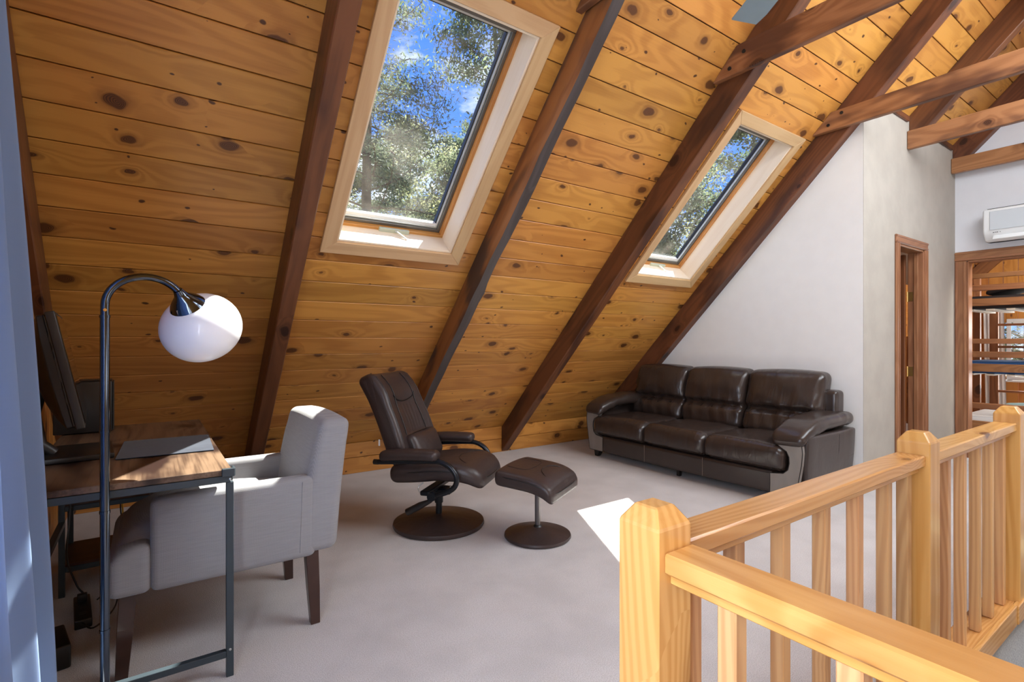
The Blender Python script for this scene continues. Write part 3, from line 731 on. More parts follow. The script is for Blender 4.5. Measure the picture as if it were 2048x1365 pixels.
for a, b in ((NX[0], NX[1]), (NX[1], NX[2]), (NX[2], 4.4)): rails((a+HN, NY+.005, 0), (b-HN, NY+.005, 0))
RX = .742
rails((RX, NY-HN, 0), (RX, -1.6, 0))
newel(RX-.01, -1.6-.0445)
# shoe board and fascia under the balusters
lumber('shoe_board', (NX[0]+HN, .625, .077), (4.4-HN, .625, .077), .098, .024, RAILW, rl, bev=.003)
lumber('fascia', (NX[0]+HN, .568, .055), (3.02, .568, .055), .018, .085, RAILW, rl, bev=.003)
lumber('fascia', (3.022, .565, .055), (4.4, .565, .055), .022, .08, RAILW, rl, bev=.003)
lumber('bottom_rail', (NX[0]+HN, .628, .033), (4.4-HN, .628, .033), .07, .062, RAILW, rl, bev=.003)
lumber('shoe_board', (RX+.0, NY-HN, .05), (RX+.0, -1.55, .05), .06, .06, RAILW, rl, bev=.003)
def baluster(x, y, z0=.09, s=.032):
    b_ = lumber('baluster', (x, y, z0), (x, y, .8105), s, s, BALW, rl, zhint=(1, 0, 0), bev=.0025)
for xf in (.976, 1.162, 1.359, 1.551, 1.748, 1.90): baluster(xf+.016, .611)
baluster(.845, .611)
for xf in (2.10, 2.27, 2.448, 2.634, 2.81, 2.988): baluster(xf+.016, .611)
for k_ in range(6): baluster(3.3+.18*k_, .611)
for k_ in range(11): baluster(.742, .46-.17*k_, .08)

# ------------------------------------------------------------------ desk and what stands on it
dk = empty('writing_desk', (-.05, 2.9, 0), 0, 'rustic brown desk with dark metal frame under the sloped ceiling', 'desk')
DX = (-.35, .247); DY = (2.128, 3.60); DH = .758
M = Matrix.Translation((-.0515, DY[0], DH-.0125)) @ Matrix.Rotation(PI/2, 4, 'Z')
bm = bmesh.new(); L_ = DY[1]-DY[0]; add_box(bm, (L_/2, 0, 0), (L_, .6, .022), .002)
finish(bm, 'desktop', DESKW, dk, M=M, world=True)
T = .024
def bar(name, a, b, mat=METAL, t=T, parent=dk, bev=.0015): return lumber(name, a, b, t, t, mat, parent, bev=bev)
zt = DH-.025-T/2
xa, xb, ya, yb = DX[0]+T/2, DX[1]-T/2+.008, DY[0]+T/2, DY[1]-T/2
for p, q in (((xa, ya), (xb, ya)), ((xa, yb), (xb, yb)), ((xa, ya+T/2), (xa, yb-T/2)), ((xb, ya+T/2), (xb, yb-T/2))): bar('rail', (*p, zt), (*q, zt))
ysh = 3.25
for x, y in ((xa, ya), (xb, ya), (xa, yb), (xb, yb)): bar('leg', (x, y, 0), (x, y, zt-T/2))
bar('leg', (xa, ysh, 0), (xa, ysh, zt-T/2)); bar('leg', (xb, ysh, 0), (xb, ysh, zt-T/2))
bar('stretcher', (xa+T/2, ya, .084), (xb-T/2, ya, .084)); bar('stretcher', (xa, ya, .35), (xa, ysh, .35))
for z in (.13, .42):
    bar('shelf_rail', (xa+T/2, ysh, z), (xb-T/2, ysh, z)); bar('shelf_rail', (xa+T/2, yb, z), (xb-T/2, yb, z))
    box('shelf', (xa-.01, ysh-.005, z+T/2), (xb-.0125, yb+.01, z+T/2+.012), SHELFW, dk, world=True)
for x in (xb,):   # metal corner clips on the top
    bm = bmesh.new(); add_box(bm, (x-.006, ya-.016, DH-.012), (.042, .012, .03), .002); add_box(bm, (x+.012, ya+.004, DH-.012), (.010, .042, .03), .002)
    finish(bm, 'corner_clip', METAL, dk, world=True)
for zz in (zt-.0, .1):
    bm = bmesh.new(); bmesh.ops.create_icosphere(bm, subdivisions=1, radius=.005); finish(bm, 'screw', SILVER, dk, M=Matrix.Translation((xb, ya-.0135, zz)), world=True)
# mat
bm = bmesh.new(); add_box(bm, (0, 0, .0025), (.335, .435, .003), .001)
o = finish(bm, 'desk_mat', MATF, None, M=Matrix.Translation((.068, 2.745, DH)) @ Matrix.Rotation(math.radians(-2), 4, 'Z'))
tag(o, 'slate blue rectangular felt mat lying on the desktop', 'desk mat')
# monitor
mo = empty('computer_monitor', (-.235, 2.72, DH), math.radians(4.0), 'dark monitor tilted back at the left end of the desk, seen edge-on', 'monitor')
TL = Matrix.Translation((0, 0, .16)) @ Matrix.Rotation(math.radians(-11.5), 4, 'Y')
rbox('panel', (0.012, 0, .2), (.014, .31, .215), .004, GREYP, mo, m=2, k=2, M=TL)
bm = bmesh.new(); add_box(bm, (.0275, 0, .2), (.002, .585, .40)); finish(bm, 'screen', plain('black_screen_glass', (.006, .006, .008), .08, coat=.5), mo, M=TL)
def bulge(x, y, z):
    u = (y/.31); v = (z-.2)/.21
    f = max(0, 1-u*u*.9)**.5*.35 + .65*max(0, 1-u**4); g = max(0, 1-v*v)**.6
    return (x if x > -.01 else -.004 - (abs(x)-.004)*(.25+.75*f*g), y, z)
rbox('rear_housing', (-.04, 0, .2), (.046, .305, .207), .01, BLACKP, mo, m=14, k=3, fn=bulge, M=TL)
tube('stand_neck', [(-.075, 0, .30), (-.115, 0, .27), (-.135, 0, .18), (-.115, 0, .06), (-.07, 0, .02)], [.022, .026, .026, .026, .022], BLACKP, mo, n=10)
rbox('foot', (.0, .02, .011), (.115, .16, .0105), .004, BLACKP, mo, m=2, k=2)
tube('cable', [(.075, -.27, .155), (.085, -.28, .13), (.082, -.28, .10), (.07, -.27, .085)], .0035, WHITEP, mo, n=6)
# black computer case at the far end
pc = empty('computer_case', (-.27, 3.44, DH), math.radians(2), 'small black computer case at the far end of the desk', 'computer')
rbox('body', (0, 0, .132), (.115, .09, .128), .004, BLACKP, pc, m=2, k=2)
box('front_panel', (.116, -.085, .01), (.122, .085, .255), GREYP, pc, .002)
box('top_plate', (-.06, -.07, .2605), (.112, .07, .266), BLACKP, pc, .002)
for sx_ in (-.09, .09):
    box('foot', (sx_-.012, -.07, 0), (sx_+.012, .07, .004), BLACKP, pc)
# floor bits below the desk
ps = empty('power_adapter', (-.30, 2.62, 0), .2, 'black power brick with a yellow sticker on the carpet under the desk', 'power adapter')
rbox('body', (0, 0, .045), (.045, .10, .045), .008, BLACKP, ps, m=2, k=2)
box('sticker', (.0452, -.06, .02), (.0462, -.01, .07), YELLOW, ps)
pst = empty('power_strip', (-.24, 2.98, 0), .1, 'black power strip on the carpet beside the desk leg', 'power strip')
rbox('body', (0, 0, .02), (.03, .14, .02), .006, BLACKP, pst, m=2, k=2)
for j_ in range(3): box('socket', (-.014, -.09+.07*j_, .0401), (.014, -.055+.07*j_, .0411), GREYP, pst)
rbox('plug', (0, .06, .058), (.018, .014, .018), .004, BLACKP, pst, m=1, k=2)
tag(tube('power_cable', smoothpath([(-.32, 3.22, .70), (-.30, 3.2, .55), (-.305, 3.19, .38), (-.31, 3.15, .22), (-.27, 3.08, .11), (-.24, 3.045, .07)]), .004, BLACKP, None, 6), 'thin black power cable hanging down the left desk leg', 'cable')
tag(tube('power_cable', smoothpath([(-.236, 2.85, .03), (-.19, 2.8, .012), (-.13, 2.95, .008), (-.12, 3.08, .03), (-.15, 3.12, .035), (-.19, 3.0, .05)]), .0035, BLACKP, None, 6), 'black cable looped on the carpet beside the power strip', 'cable')
tag(tube('network_cable', smoothpath([(-.3, 3.9, .70), (-.25, 3.8, .58), (-.2, 3.72, .48), (-.14, 3.68, .40), (-.12, 3.66, .28), (-.12, 3.65, .1), (-.12, 3.66, .006)]), .0042, YELLOW, None, 6), 'yellow network cable hanging behind the far desk legs', 'cable')
tag(tube('network_cable', smoothpath([(-.415, 3.2, .72), (-.42, 3.1, .6), (-.425, 3.05, .45), (-.42, 3.0, .3), (-.41, 2.95, .05)]), .0042, YELLOW, None, 6), 'yellow cable running down the gable wall beside the curtain', 'cable')
tag(tube('power_cable', smoothpath([(-.28, 3.75, .66), (-.2, 3.7, .56), (-.12, 3.68, .53), (-.10, 3.7, .42), (-.13, 3.68, .3), (-.12, 3.7, .15), (-.13, 3.72, .005)]), .0035, BLACKP, None, 6), 'black cable drooping behind the desk shelves', 'cable')

# ------------------------------------------------------------------ arc floor lamp
lp = empty('floor_lamp', (-.113, 2.078, 0), math.radians(6), 'tall dark chrome arc floor lamp with white glass shade beside the blue curtain', 'floor lamp')
lathe('base', [(0, 0), (.125, 0), (.13, .006), (.128, .018), (.03, .026), (.018, .04), (0, .04)], CHROME, lp)
segs = [(.03, .305), (.308, .68), (.683, .935), (.938, 1.30)]
for a, b in segs: 
    bm = bmesh.new(); add_tube(bm, [(0, 0, a), (0, 0, b)], .0128, 18); autosmooth(finish(bm, 'pole', CHROME, lp), 50)
for z in (.306, .681, .936, 1.30):
    lathe('joint_ring', [(.0135, -.004), (.0145, -.004), (.0145, .004), (.0135, .004)], CHROME, lp, 18, M=Matrix.Translation((0, 0, z)))
arc = [(0, 0, 1.30)]
R1 = .108
for j in range(0, 19):
    a = PI - j*PI/18*.75
    arc.append((R1+R1*math.cos(a), 0, 1.335+R1*math.sin(a)*.92))
ex, ez = arc[-1][0], arc[-1][2]
arc.append((ex+.018, 0, ez-.02))
tube('arm', arc, .0118, CHROME, lp, n=16)
bm = bmesh.new(); add_tube(bm, [(-.0005, -.013, 1.32), (-.0005, -.022, 1.32)], .005, 8); finish(bm, 'set_screw', BRASS, lp)
hx, hz = ex+.016, ez-.018
HD = Matrix.Translation((hx, 0, hz)) @ Matrix.Rotation(math.radians(34), 4, 'X') @ Matrix.Rotation(math.radians(-30), 4, 'Y')
lathe('socket_cup', [(0, .012), (.014, .012), (.017, 0), (.022, -.012), (.036, -.026), (.05, -.042), (.060, -.060), (.054, -.058), (.0, -.044)], CHROME, lp, 28, M=HD)
tube('switch', [HD @ Vector((-.03, -.035, -.04)), HD @ Vector((-.036, -.045, -.062))], .003, SILVER, lp, 6)
prof = [(.038, -.054)]
for j in range(1, 25):
    th = math.radians(20 + j/24*149)
    prof.append((.134*math.sin(th)**.95, -.052 + .116*(math.cos(th)-math.cos(math.radians(20)))))
outer = prof[:]
inner = [(r-.004, z) for r, z in outer[::-1]]
inner[0] = (outer[-1][0]-.004, outer[-1][1]+.001)
lathe('shade', outer+inner, SHADE, lp, 44, M=HD, ang=70)
bm = bmesh.new(); bmesh.ops.create_uvsphere(bm, u_segments=14, v_segments=10, radius=.03)
finish(bm, 'bulb', WHITEP, lp, True, M=HD @ Matrix.Translation((0, 0, -.1)))

# ------------------------------------------------------------------ blue curtain
cu = empty('curtain', (-.35, 1.6, 0), 0, 'pale blue floor-length curtain at the left edge of the photo', 'curtain')
bm = bmesh.new(); n = 260; nz = 26; grid = []
for j in range(nz+1):
    zz = .03+(2.42-.03)*j/nz; tz = 1-zz/2.42; row = []
    for i in range(n+1):
        u = i/n; yy = .72 + 1.405*u
        ph = (2.117-yy)/.205*2*PI
        amp = .036+.026*tz; am2 = amp*(1+.25*math.sin(3.1*yy+2*zz*.3))
        base = -.392 + .100*tz**1.0
        x = base + am2*math.cos(ph) + .006*math.sin(ph*2.3+zz*2)
        row.append(bm.verts.new((x, yy + .018*math.sin(ph)*(1) - .035*(1-tz)*u, zz)))
    grid.append(row)
for j in range(nz):
    for i in range(n): bm.faces.new((grid[j][i], grid[j][i+1], grid[j+1][i+1], grid[j+1][i]))
o = finish(bm, 'cloth', CURT, cu, True, world=True)
sm = o.modifiers.new('thickness', 'SOLIDIFY'); sm.thickness = .002
tube('curtain_rod', [(-.375, -.75, 2.44), (-.375, 2.15, 2.44)], .011, BLACKM, cu, 10, world=True)
for j in range(8): 
    bm = bmesh.new(); add_tube(bm, [(-.375+.018*math.cos(a*PI/6), .8+.17*j, 2.432+.018*math.sin(a*PI/6)) for a in range(12)], .002, 5, closed=True); finish(bm, 'ring', BLACKM, cu, True, world=True)
for yb_ in (-.7, 2.1): box('bracket', (-.46, yb_-.01, 2.42), (-.37, yb_+.01, 2.44), BLACKM, cu, world=True)

# ------------------------------------------------------------------ grey upholstered armchair (faces -x)
ch = empty('upholstered_armchair', (.24, 2.585, 0), 0, 'grey fabric armchair with dark wooden legs pushed in at the desk', 'armchair')
# local: x forward is -x of the world; built directly in world-aligned local axes
HW = .305
def arm_fn(sgn):
    def f(x, y, z):
        # front end curls down slightly; tops thin a bit
        if x < -.15: z -= max(0, (-.15-x))**2*1.2*(1 if z > .45 else 0)
        return x, y, z
    return f
for s_ in (-1, 1):
    rbox('arm', (.055, s_*(HW-.04), .478), (.29, .04, .172), .026, GREYF, ch, m=8, k=3, fn=arm_fn(s_), puff=(0, .006, 0))
rbox('seat_base', (.0, 0, .375), (.31, HW-.078, .055), .02, GREYF, ch, m=6, k=2)
def seat_fn(x, y, z):
    u = (x+.02)/.32; v = y/(HW)
    if z > .44:
        z += .045*max(0, 1-u*u)*max(0, 1-v*v)
        if x < -.15: z -= (abs(x+.15)/.2)**2*.06
    return x, y, z
rbox('seat_cushion', (-.02, 0, .47), (.325, HW-.082, .075), .062, GREYF, ch, m=8, k=5, fn=seat_fn)
def nose_fn(x, y, z):
    z -= max(0, (-.25-x)/.12)**2*.05*max(0, min(1, (z-.34)/.12))
    return x, y, z
rbox('seat_front', (-.295, 0, .396), (.066, HW-.004, .091), .03, GREYF, ch, m=8, k=4, fn=nose_fn)
def back_fn(x, y, z):
    t_ = (z-.33)/.58; x += t_*.075 + .018*math.sin(max(0, min(1, t_))*PI)*(-1 if x < .33 else -.4)
    if z > .8: z += -.012*(y/HW)**2
    # thinner to the top
    x = .36+t_*.075 + (x-.36-t_*.075)*(1-.18*max(0, t_))
    return x, y, z
rbox('backrest', (.36, 0, .605), (.078, HW-.001, .287), .036, GREYF, ch, m=12, k=4, fn=back_fn, puff=(.012, 0, 0))
for s_, pz in ((-1, 1), (1, 1)):
    tube('seam', [(.28, s_*(HW+.0015), .335), (.285, s_*(HW+.0015), .5), (.29, s_*(HW+.0015), .63)], .0022, GREYF, ch, 6)
for (lx, ly, sgn, fr) in ((-.30, -.255, -1, 1), (-.30, .255, 1, 1), (.335, -.255, -1, 0), (.335, .255, 1, 0)):
    bm = bmesh.new(); top = .32; secs = [(top, .024), (.16, .022), (0, .017)]
    vs = []
    for z, h in secs:
        dx = (0 if fr else (top-z)*.05); dx -= (.02*(top-z)/top if fr else 0)
        vs.append([bm.verts.new((lx+dx+h*a*1.1, ly+h*b, z)) for a, b in ((-1, -1), (1, -1), (1, 1), (-1, 1))])
    bm.faces.new(vs[0]); bm.faces.new(vs[-1])
    for A, B in zip(vs, vs[1:]):
        for i in range(4): bm.faces.new((A[i], A[(i+1) % 4], B[(i+1) % 4], B[i]))
    bmesh.ops.bevel(bm, geom=list(bm.edges), offset=.002, segments=1, affect='EDGES')
    finish(bm, 'leg', LEGW, ch)
bm = bmesh.new(); add_box(bm, (.03, 0, .315), (.5, .42, .006)); finish(bm, 'dust_cover', BLACKP, ch)

# ------------------------------------------------------------------ recliner and ottoman
RZ = math.radians(-50.5)
rc = empty('recliner_chair', (1.585, 3.10, 0), RZ, 'dark brown leather swivel recliner on a round base', 'recliner')
# local: +x forward, +y left
lathe('base', [(0, .004), (.296, .004), (.302, .014), (.298, .030), (.28, .036), (.06, .073), (.03, .078), (0, .078)], RECL, rc, 56, ang=50)
for a in range(6):
    bm = bmesh.new(); bmesh.ops.create_cone(bm, cap_ends=True, segments=10, radius1=.012, radius2=.012, depth=.006)
    finish(bm, 'foot', BLACKP, rc, M=Matrix.Translation((.27*math.cos(a*PI/3+.3), .27*math.sin(a*PI/3+.3), .003)))
tube('column', [(0, 0, .07), (0, 0, .22)], .021, BLACKM, rc, 16)
tube('column_collar', [(0, 0, .15), (0, 0, .205)], .028, BLACKM, rc, 16)
bm = bmesh.new(); add_box(bm, (.02, 0, .235), (.16, .10, .035), .008); add_box(bm, (0, 0, .27), (.06, .46, .03), .006); finish(bm, 'swivel_bracket', BLACKM, rc)
def seat_f(x, y, z):
    u = (x-.09)/.30
    z += .02*u*u*(1 if u < 0 else -1.0) - .0
    if u > .45: z -= ((u-.45)/.55)**2*.05
    if u < 0: z -= -u*.035
    # rounded front outline
    if u > .3: y *= 1-.20*((u-.3)/.7)**2
    z += .02*(1-min(1, abs(y)/.26)**2)*(1 if z > .41 else 0)*.6
    return x, y, z
SEATM = Matrix.Rotation(math.radians(-3), 4, 'Y')
rbox('seat', (.09, 0, .405), (.305, .265, .056), .048, RECL, rc, m=12, k=5, fn=seat_f, M=SEATM)
# piping round the seat edge and the curved seam on its nose
pts = []
for j in range(44):
    a = j/44*2*PI; cx_, cy_ = math.cos(a), math.sin(a); e = 4
    x = .09+.306*abs(cx_)**(2/e)*math.copysign(1, cx_); y = .266*abs(cy_)**(2/e)*math.copysign(1, cy_)
    x2, y2, z2 = seat_f(x, y, .408); pts.append(SEATM @ Vector((x2, y2, z2+.012)))
tube('piping', pts, .0042, SEAM, rc, 6, closed=True)
def seatpt(x, y, dz=.0): 
    x2, y2, z2 = seat_f(x, y, .461); return SEATM @ Vector((x2, y2, z2+dz))
tube('seam', smoothpath([seatpt(.36, -.22, -.01), seatpt(.27, -.18), seatpt(.21, -.10), seatpt(.19, 0), seatpt(.21, .10), seatpt(.27, .18), seatpt(.36, .22, -.01)], 4), .0028, SEAM, rc, 6)
BKM = Matrix.Translation((-.155, 0, .40)) @ Matrix.Rotation(math.radians(-24), 4, 'Y')
def back_f(x, y, z):
    t_ = z/.66
    y *= (1-.10*max(0, t_-.35)/.65) * (1-.20*max(0, .22-t_)/.22)
    # lumbar bulge and pillow
    x += .03*math.sin(max(0, min(1, t_))*PI*1.0) * (1 if x > 0 else .6)
    if x > 0 and .0 < t_ < .30 and abs(y) < .2: x += .028*math.sin(t_/.30*PI)**.6*(1-(y/.2)**4)
    if x > 0 and t_ > .62: x += .022*math.sin(min(1, (t_-.62)/.38)*PI)*(1-(y/.27)**4)
    x -= .05*max(0, t_-.75)
    if x > 0 and .28 < t_ < .66 and abs(y) < .13: x += .0022*math.sin(y*170/(.6+t_))*math.sin((t_-.28)/.38*PI)*(1-(y/.13)**2)
    x += .012*math.cos(y/.26*PI/2)*-1*(1 if x > 0 else 0)+ .02*(abs(y)/.26)**2*(1 if x > 0 else 0)
    return x, y, z
rbox('backrest', (0, 0, .315), (.058, .265, .345), .045, RECL, rc, m=34, k=5, fn=back_f, M=BKM)
def bpt(y, z, dx=.004):
    x, y2, z2 = back_f(.058, y, z); return BKM @ Vector((x+dx, y2, z2))
for s_ in (-1, 1):
    tube('piping', [bpt(s_*.235, z_, -.004) for z_ in [.0+.062*j for j in range(11)]], .0038, SEAM, rc, 6)
    tube('seam', [bpt(s_*(.16-.02*math.sin(z_*3)), z_) for z_ in [.2+.048*j for j in range(10)]], .0028, SEAM, rc, 6)
tube('seam', smoothpath([bpt(-.155, .47), bpt(-.11, .44), bpt(0, .425), bpt(.11, .44), bpt(.155, .47)], 4), .0036, SEAM, rc, 6)
LPM = BKM @ Matrix.Translation((.098, 0, .10))
rbox('lumbar_cushion', (0, 0, 0), (.042, .185, .095), .036, RECL, rc, m=8, k=4, M=LPM, puff=(.018, 0, 0))
tube('piping', [LPM @ Vector((.018, .186*math.copysign(abs(math.cos(a))**.4, math.cos(a)), .096*math.copysign(abs(math.sin(a))**.4, math.sin(a)))) for a in [j/28*2*PI for j in range(28)]], .003, SEAM, rc, 5, closed=True)
for s_ in (-1, 1):
    Y_ = s_*.315
    pth = smoothpath([(-.27, Y_, .472), (-.10, Y_, .484), (.07, Y_, .497), (.15, Y_, .495), (.215, Y_, .463), (.25, Y_, .405), (.235, Y_, .35), (.18, Y_, .315), (.095, Y_*.97, .285)], 6)
    tube('arm_tube', pth, .0165, BLACKM, rc, 14)
    def af(x, y, z, Y_=Y_):
        t_ = (x+.08)/.19; z += .012*t_ - .008*t_*t_; y = Y_+(y-Y_)*(1+.10*t_)
        return x, y, z
    ap = rbox('armrest', (-.06, Y_, .528), (.195, .042, .032), .029, RECL, rc, m=8, k=4, fn=af, puff=(0, .006, .004))
    bm = bmesh.new(); bmesh.ops.create_cone(bm, cap_ends=True, segments=20, radius1=.03, radius2=.026, depth=.03)
    autosmooth(finish(bm, 'pivot_knob', BLACKM, rc, M=Matrix.Translation((.09, Y_*1.0, .283)) @ Matrix.Rotation(-s_*PI/2, 4, 'X')))
    bm = bmesh.new(); bmesh.ops.create_cone(bm, cap_ends=True, segments=12, radius1=.017, radius2=.017, depth=.03)
    autosmooth(finish(bm, 'end_cap', BLACKP, rc, M=Matrix.Translation((-.285, Y_, .471)) @ Matrix.Rotation(PI/2, 4, 'Y')))
tube('tension_handle', [(.08, -.30, .255), (.01, -.30, .22), (-.08, -.30, .17)], [.012, .021, .022], BLACKP, rc, 12)
tube('lever', smoothpath([(-.02, -.2, .33), (-.05, -.21, .30), (-.03, -.22, .27), (0, -.2, .26)]), .004, SILVER, rc, 6)
tube('lever', smoothpath([(.12, -.1, .25), (.16, -.2, .29), (.18, -.24, .33)]), .004, SILVER, rc, 6)
box('label_tab', (-.3, -.262, .56), (-.29, -.259, .60), WHITEP, rc)

ot = empty('footstool', (1.99, 2.55, 0), math.radians(-62), 'brown leather footstool on a round pedestal in front of the recliner', 'footstool')
lathe('base', [(0, .004), (.203, .004), (.209, .012), (.206, .024), (.19, .030), (.045, .062), (.022, .067), (0, .067)], RECL, ot, 48, ang=50)
for a in range(5):
    bm = bmesh.new(); bmesh.ops.create_cone(bm, cap_ends=True, segments=10, radius1=.01, radius2=.01, depth=.006)
    finish(bm, 'foot', BLACKP, ot, M=Matrix.Translation((.185*math.cos(a*1.2566), .185*math.sin(a*1.2566), .003)))
tube('column', [(0, 0, .06), (0, 0, .335)], .017, plain('grey_steel_tube', (.16, .15, .15), .35, .7), ot, 18)
lathe('column_skirt', [(.0175, 0), (.03, 0), (.024, .012), (.0175, .016)], BLACKP, ot, 20, M=Matrix.Translation((0, 0, .062)))
def of(x, y, z):
    u = x/.19
    z += -.03*(u if u > 0 else u*.35)**2*1.3*(1 if u > 0 else 0) - .014*u
    z += .018*(1-min(1, abs(y)/.24)**2)*(1 if z > .37 else 0)
    if u > .5: z -= (u-.5)**2*.07
    return x, y, z
rbox('cushion', (0, 0, .382), (.19, .232, .045), .032, RECL, ot, m=10, k=4, fn=of)
def opt(x, y, dz=.0):
    x2, y2, z2 = of(x, y, .427); return (x2, y2, z2+dz)
tube('seam', smoothpath([opt(.175, -.14, -.01), opt(.1, -.12), opt(.05, -.05), opt(.05, .05), opt(.1, .12), opt(.175, .14, -.01)], 4), .0026, SEAM, ot, 6)
tube('seam', smoothpath([opt(-.15, -.12), opt(-.03, -.12), opt(0, -.02), opt(-.03, .12), opt(-.15, .12)], 4), .0024, SEAM, ot, 6)
pts = []
for j in range(44):
    a = j/44*2*PI; e = 5; cx_, cy_ = math.cos(a), math.sin(a)
    pts.append(of(.1915*abs(cx_)**(2/e)*math.copysign(1, cx_), .2335*abs(cy_)**(2/e)*math.copysign(1, cy_), .401))
tube('piping', pts, .0036, SEAM, ot, 6, closed=True)

# ------------------------------------------------------------------ sofa (faces -x, long along y)
sf = empty('leather_sofa', (4.28, 2.97, 0), 0, 'dark brown leather three-seat sofa with taupe arm fronts against the white wall', 'sofa')
# local: x from -.44 (front) to .44 (back), y from -1.14 (near end) to 1.14 (far end)
def wr_(x, y, z, a, f):
    return a*noise.noise(Vector((x*f*1.0, y*f*.55, z*f*.9)))
rbox('base', (-.01, 0, .155), (.40, .90, .085), .02, SOFAL, sf, m=14, k=2, fn=lambda x, y, z: (x-.02*(1-(y/.90)**2), y, z))
for yy in (-.31, .32):
    tube('seam', [(-.412-.018*(1-(yy/.99)**2), yy, .08), (-.412-.018*(1-(yy/.99)**2), yy, .235)], .003, STITCH, sf, 6)
SP = [-1.0, -.33, .33, 1.0]
for i in range(3):
    y0, y1 = SP[i], SP[i+1]; c_ = (y0+y1)/2; h_ = (y1-y0)/2
    def sfn(x, y, z, c_=c_, h_=h_):
        v = (y-c_)/h_; u = (x+.09)/.35
        if z > .33: z += .028*(1-v**4)*(1-u*u*.5); z += wr_(x*2, y*2+i, z, .010, 6.0)*(1 if abs(v) > .6 else .5)
        if x < -.3: x += wr_(x, y*3, z, .012, 5) - .018*(1-((z-.33)/.12)**2)
        if z < .27 and x < -.3: x += .03
        return x, y, z
    rbox('seat_cushion', (-.10, c_, .335), (.345, h_-.001, .10), .06, SOFAW, sf, m=14, k=5, fn=sfn)
    tube('stitching', smoothpath([(-.438, y0+.05, .40), (-.447, c_, .41), (-.438, y1-.05, .40)], 5), .0016, STITCH, sf, 5)
BS = [-1.0, -.345, .315, .975]
BS = [-.985, -.325, .325, .985]
for i in range(3):
    y0, y1 = BS[i], BS[i+1]; c_ = (y0+y1)/2; h_ = (y1-y0)/2
    def bfn(x, y, z, c_=c_, h_=h_, i=i):
        t_ = (z-.42)/.54; v = (y-c_)/h_; fr = 1 if x < .2 else 0
        # pinch between the head bolster and the lower roll, at 36 % of the height
        if fr:
            g = abs(t_-.38); x += .048*math.exp(-(g/.045)**2)
            x -= .045*max(0, math.sin(max(0, min(1, (t_-.38)/.62))*PI))**.6*(1-v**4)
            x -= .022*max(0, math.sin(max(0, min(1, t_/.38))*PI))*(1-v**4)
            fan = (1-abs(t_-.38)*2.0)
            x += .010*math.sin(v*17+i*2+math.sin(z*18))*max(0, fan)*.7*(1 if t_ < .5 else .5)
            x += wr_(x, y*2+i*5, z*2, .02, 4.5)
        x += .14*max(0, t_) + wr_(x, y+i*3, z, .010, 3)
        z += .018*(1-v*v)*max(0, t_)
        return x, y, z
    rbox('back_cushion', (.20, c_, .69), (.10, h_-.004, .27), .06, SOFAW, sf, m=22, k=5, fn=bfn)
rbox('back_frame', (.355, 0, .45), (.075, 1.06, .37), .035, SOFAL, sf, m=6, k=3, fn=lambda x, y, z: (x+.02*(z-.45), y, z))
for s_ in (-1, 1):
    # outer side panel
    def pfn(x, y, z, s_=s_):
        y += s_*(.035*math.sin(max(0, min(1, (z-.06)/.5))*PI*.5)-.03)
        if x < -.3: x += max(0, .30-z)*.25
        return x, y, z
    rbox('side_panel', (.02, s_*1.085, .295), (.395, .06, .23), .018, SOFAL, sf, m=8, k=2, fn=pfn)
    tube('seam', [(.12, s_*(1.149), .50), (.12, s_*(1.144), .38), (.12, s_*(1.13), .24), (.12, s_*(1.117), .08)], .0025, SEAM, sf, 6)
    tube('seam', [(-.2, s_*(1.136), .29), (.12, s_*(1.137), .30), (.40, s_*1.138, .31)], .002, SEAM, sf, 6)
    # taupe scrolled front panel: outline in the y-z plane, extruded in x
    lev = [(.075, .885, 1.074), (.15, .885, 1.088), (.222, .885, 1.100), (.238, .985, 1.103), (.27, 1.02, 1.108), (.32, 1.03, 1.117), (.365, 1.028, 1.121), (.405, 1.01, 1.124), (.435, .955, 1.122), (.465, .925, 1.118), (.495, .94, 1.114), (.515, .99, 1.112)]
    out = [(b_, z) for z, a_, b_ in lev[::-1]] + [(a_, z) for z, a_, b_ in lev]
    bm = bmesh.new(); F_ = [[bm.verts.new((xx, s_*yy, z)) for xx in (-.412, -.372) for yy in (a_, b_)] for z, a_, b_ in lev]
    for A, B in zip(F_, F_[1:]):
        for p_, q_ in ((0, 1), (1, 3), (3, 2), (2, 0)): bm.faces.new((A[p_], A[q_], B[q_], B[p_]))
    for E_ in (F_[0], F_[-1]): bm.faces.new((E_[0], E_[1], E_[3], E_[2]))
    tag(finish(bm, 'arm_front_panel', SOFAP, sf), 'taupe leather scrolled arm front')
    tube('piping', [(-.411, s_*y, z) for y, z in out], .0035, SEAM, sf, 6, closed=True)
    # padded arm top
    def tfn(x, y, z, s_=s_):
        u = (x-.0)/.43
        z += .03*u + .028*(1-u*u)
        if u < -.35: z -= ((-.35-u)/.65)**2*.05
        y = s_*1.03 + (y-s_*1.03)*(1-.12*abs(u)**3) 
        z += wr_(x*3, y, z, .012, 7); y += wr_(x*3, y+9, z, .006, 7)
        return x, y, z
    rbox('arm_pad', (-.005, s_*1.02, .565), (.43, .135, .05), .052, SOFAL, sf, m=16, k=5, fn=tfn, puff=(0, 0, .01))
    for lx in (-.34, .34):
        bm = bmesh.new(); vs = []
        for z, h, dy in ((.10, .044, 0), (0, .021, .03*s_)):
            vs.append([bm.verts.new((lx+h*a, s_*1.0+dy+h*b, z)) for a, b in ((-1, -1), (1, -1), (1, 1), (-1, 1))])
        bm.faces.new(vs[0]); bm.faces.new(vs[1])
        for i in range(4): bm.faces.new((vs[0][i], vs[0][(i+1) % 4], vs[1][(i+1) % 4], vs[1][i]))
        finish(bm, 'leg', BLACKP, sf)
bm = bmesh.new(); add_box(bm, (-.33, 0, .036), (.03, .03, .072)); finish(bm, 'leg', BLACKP, sf)

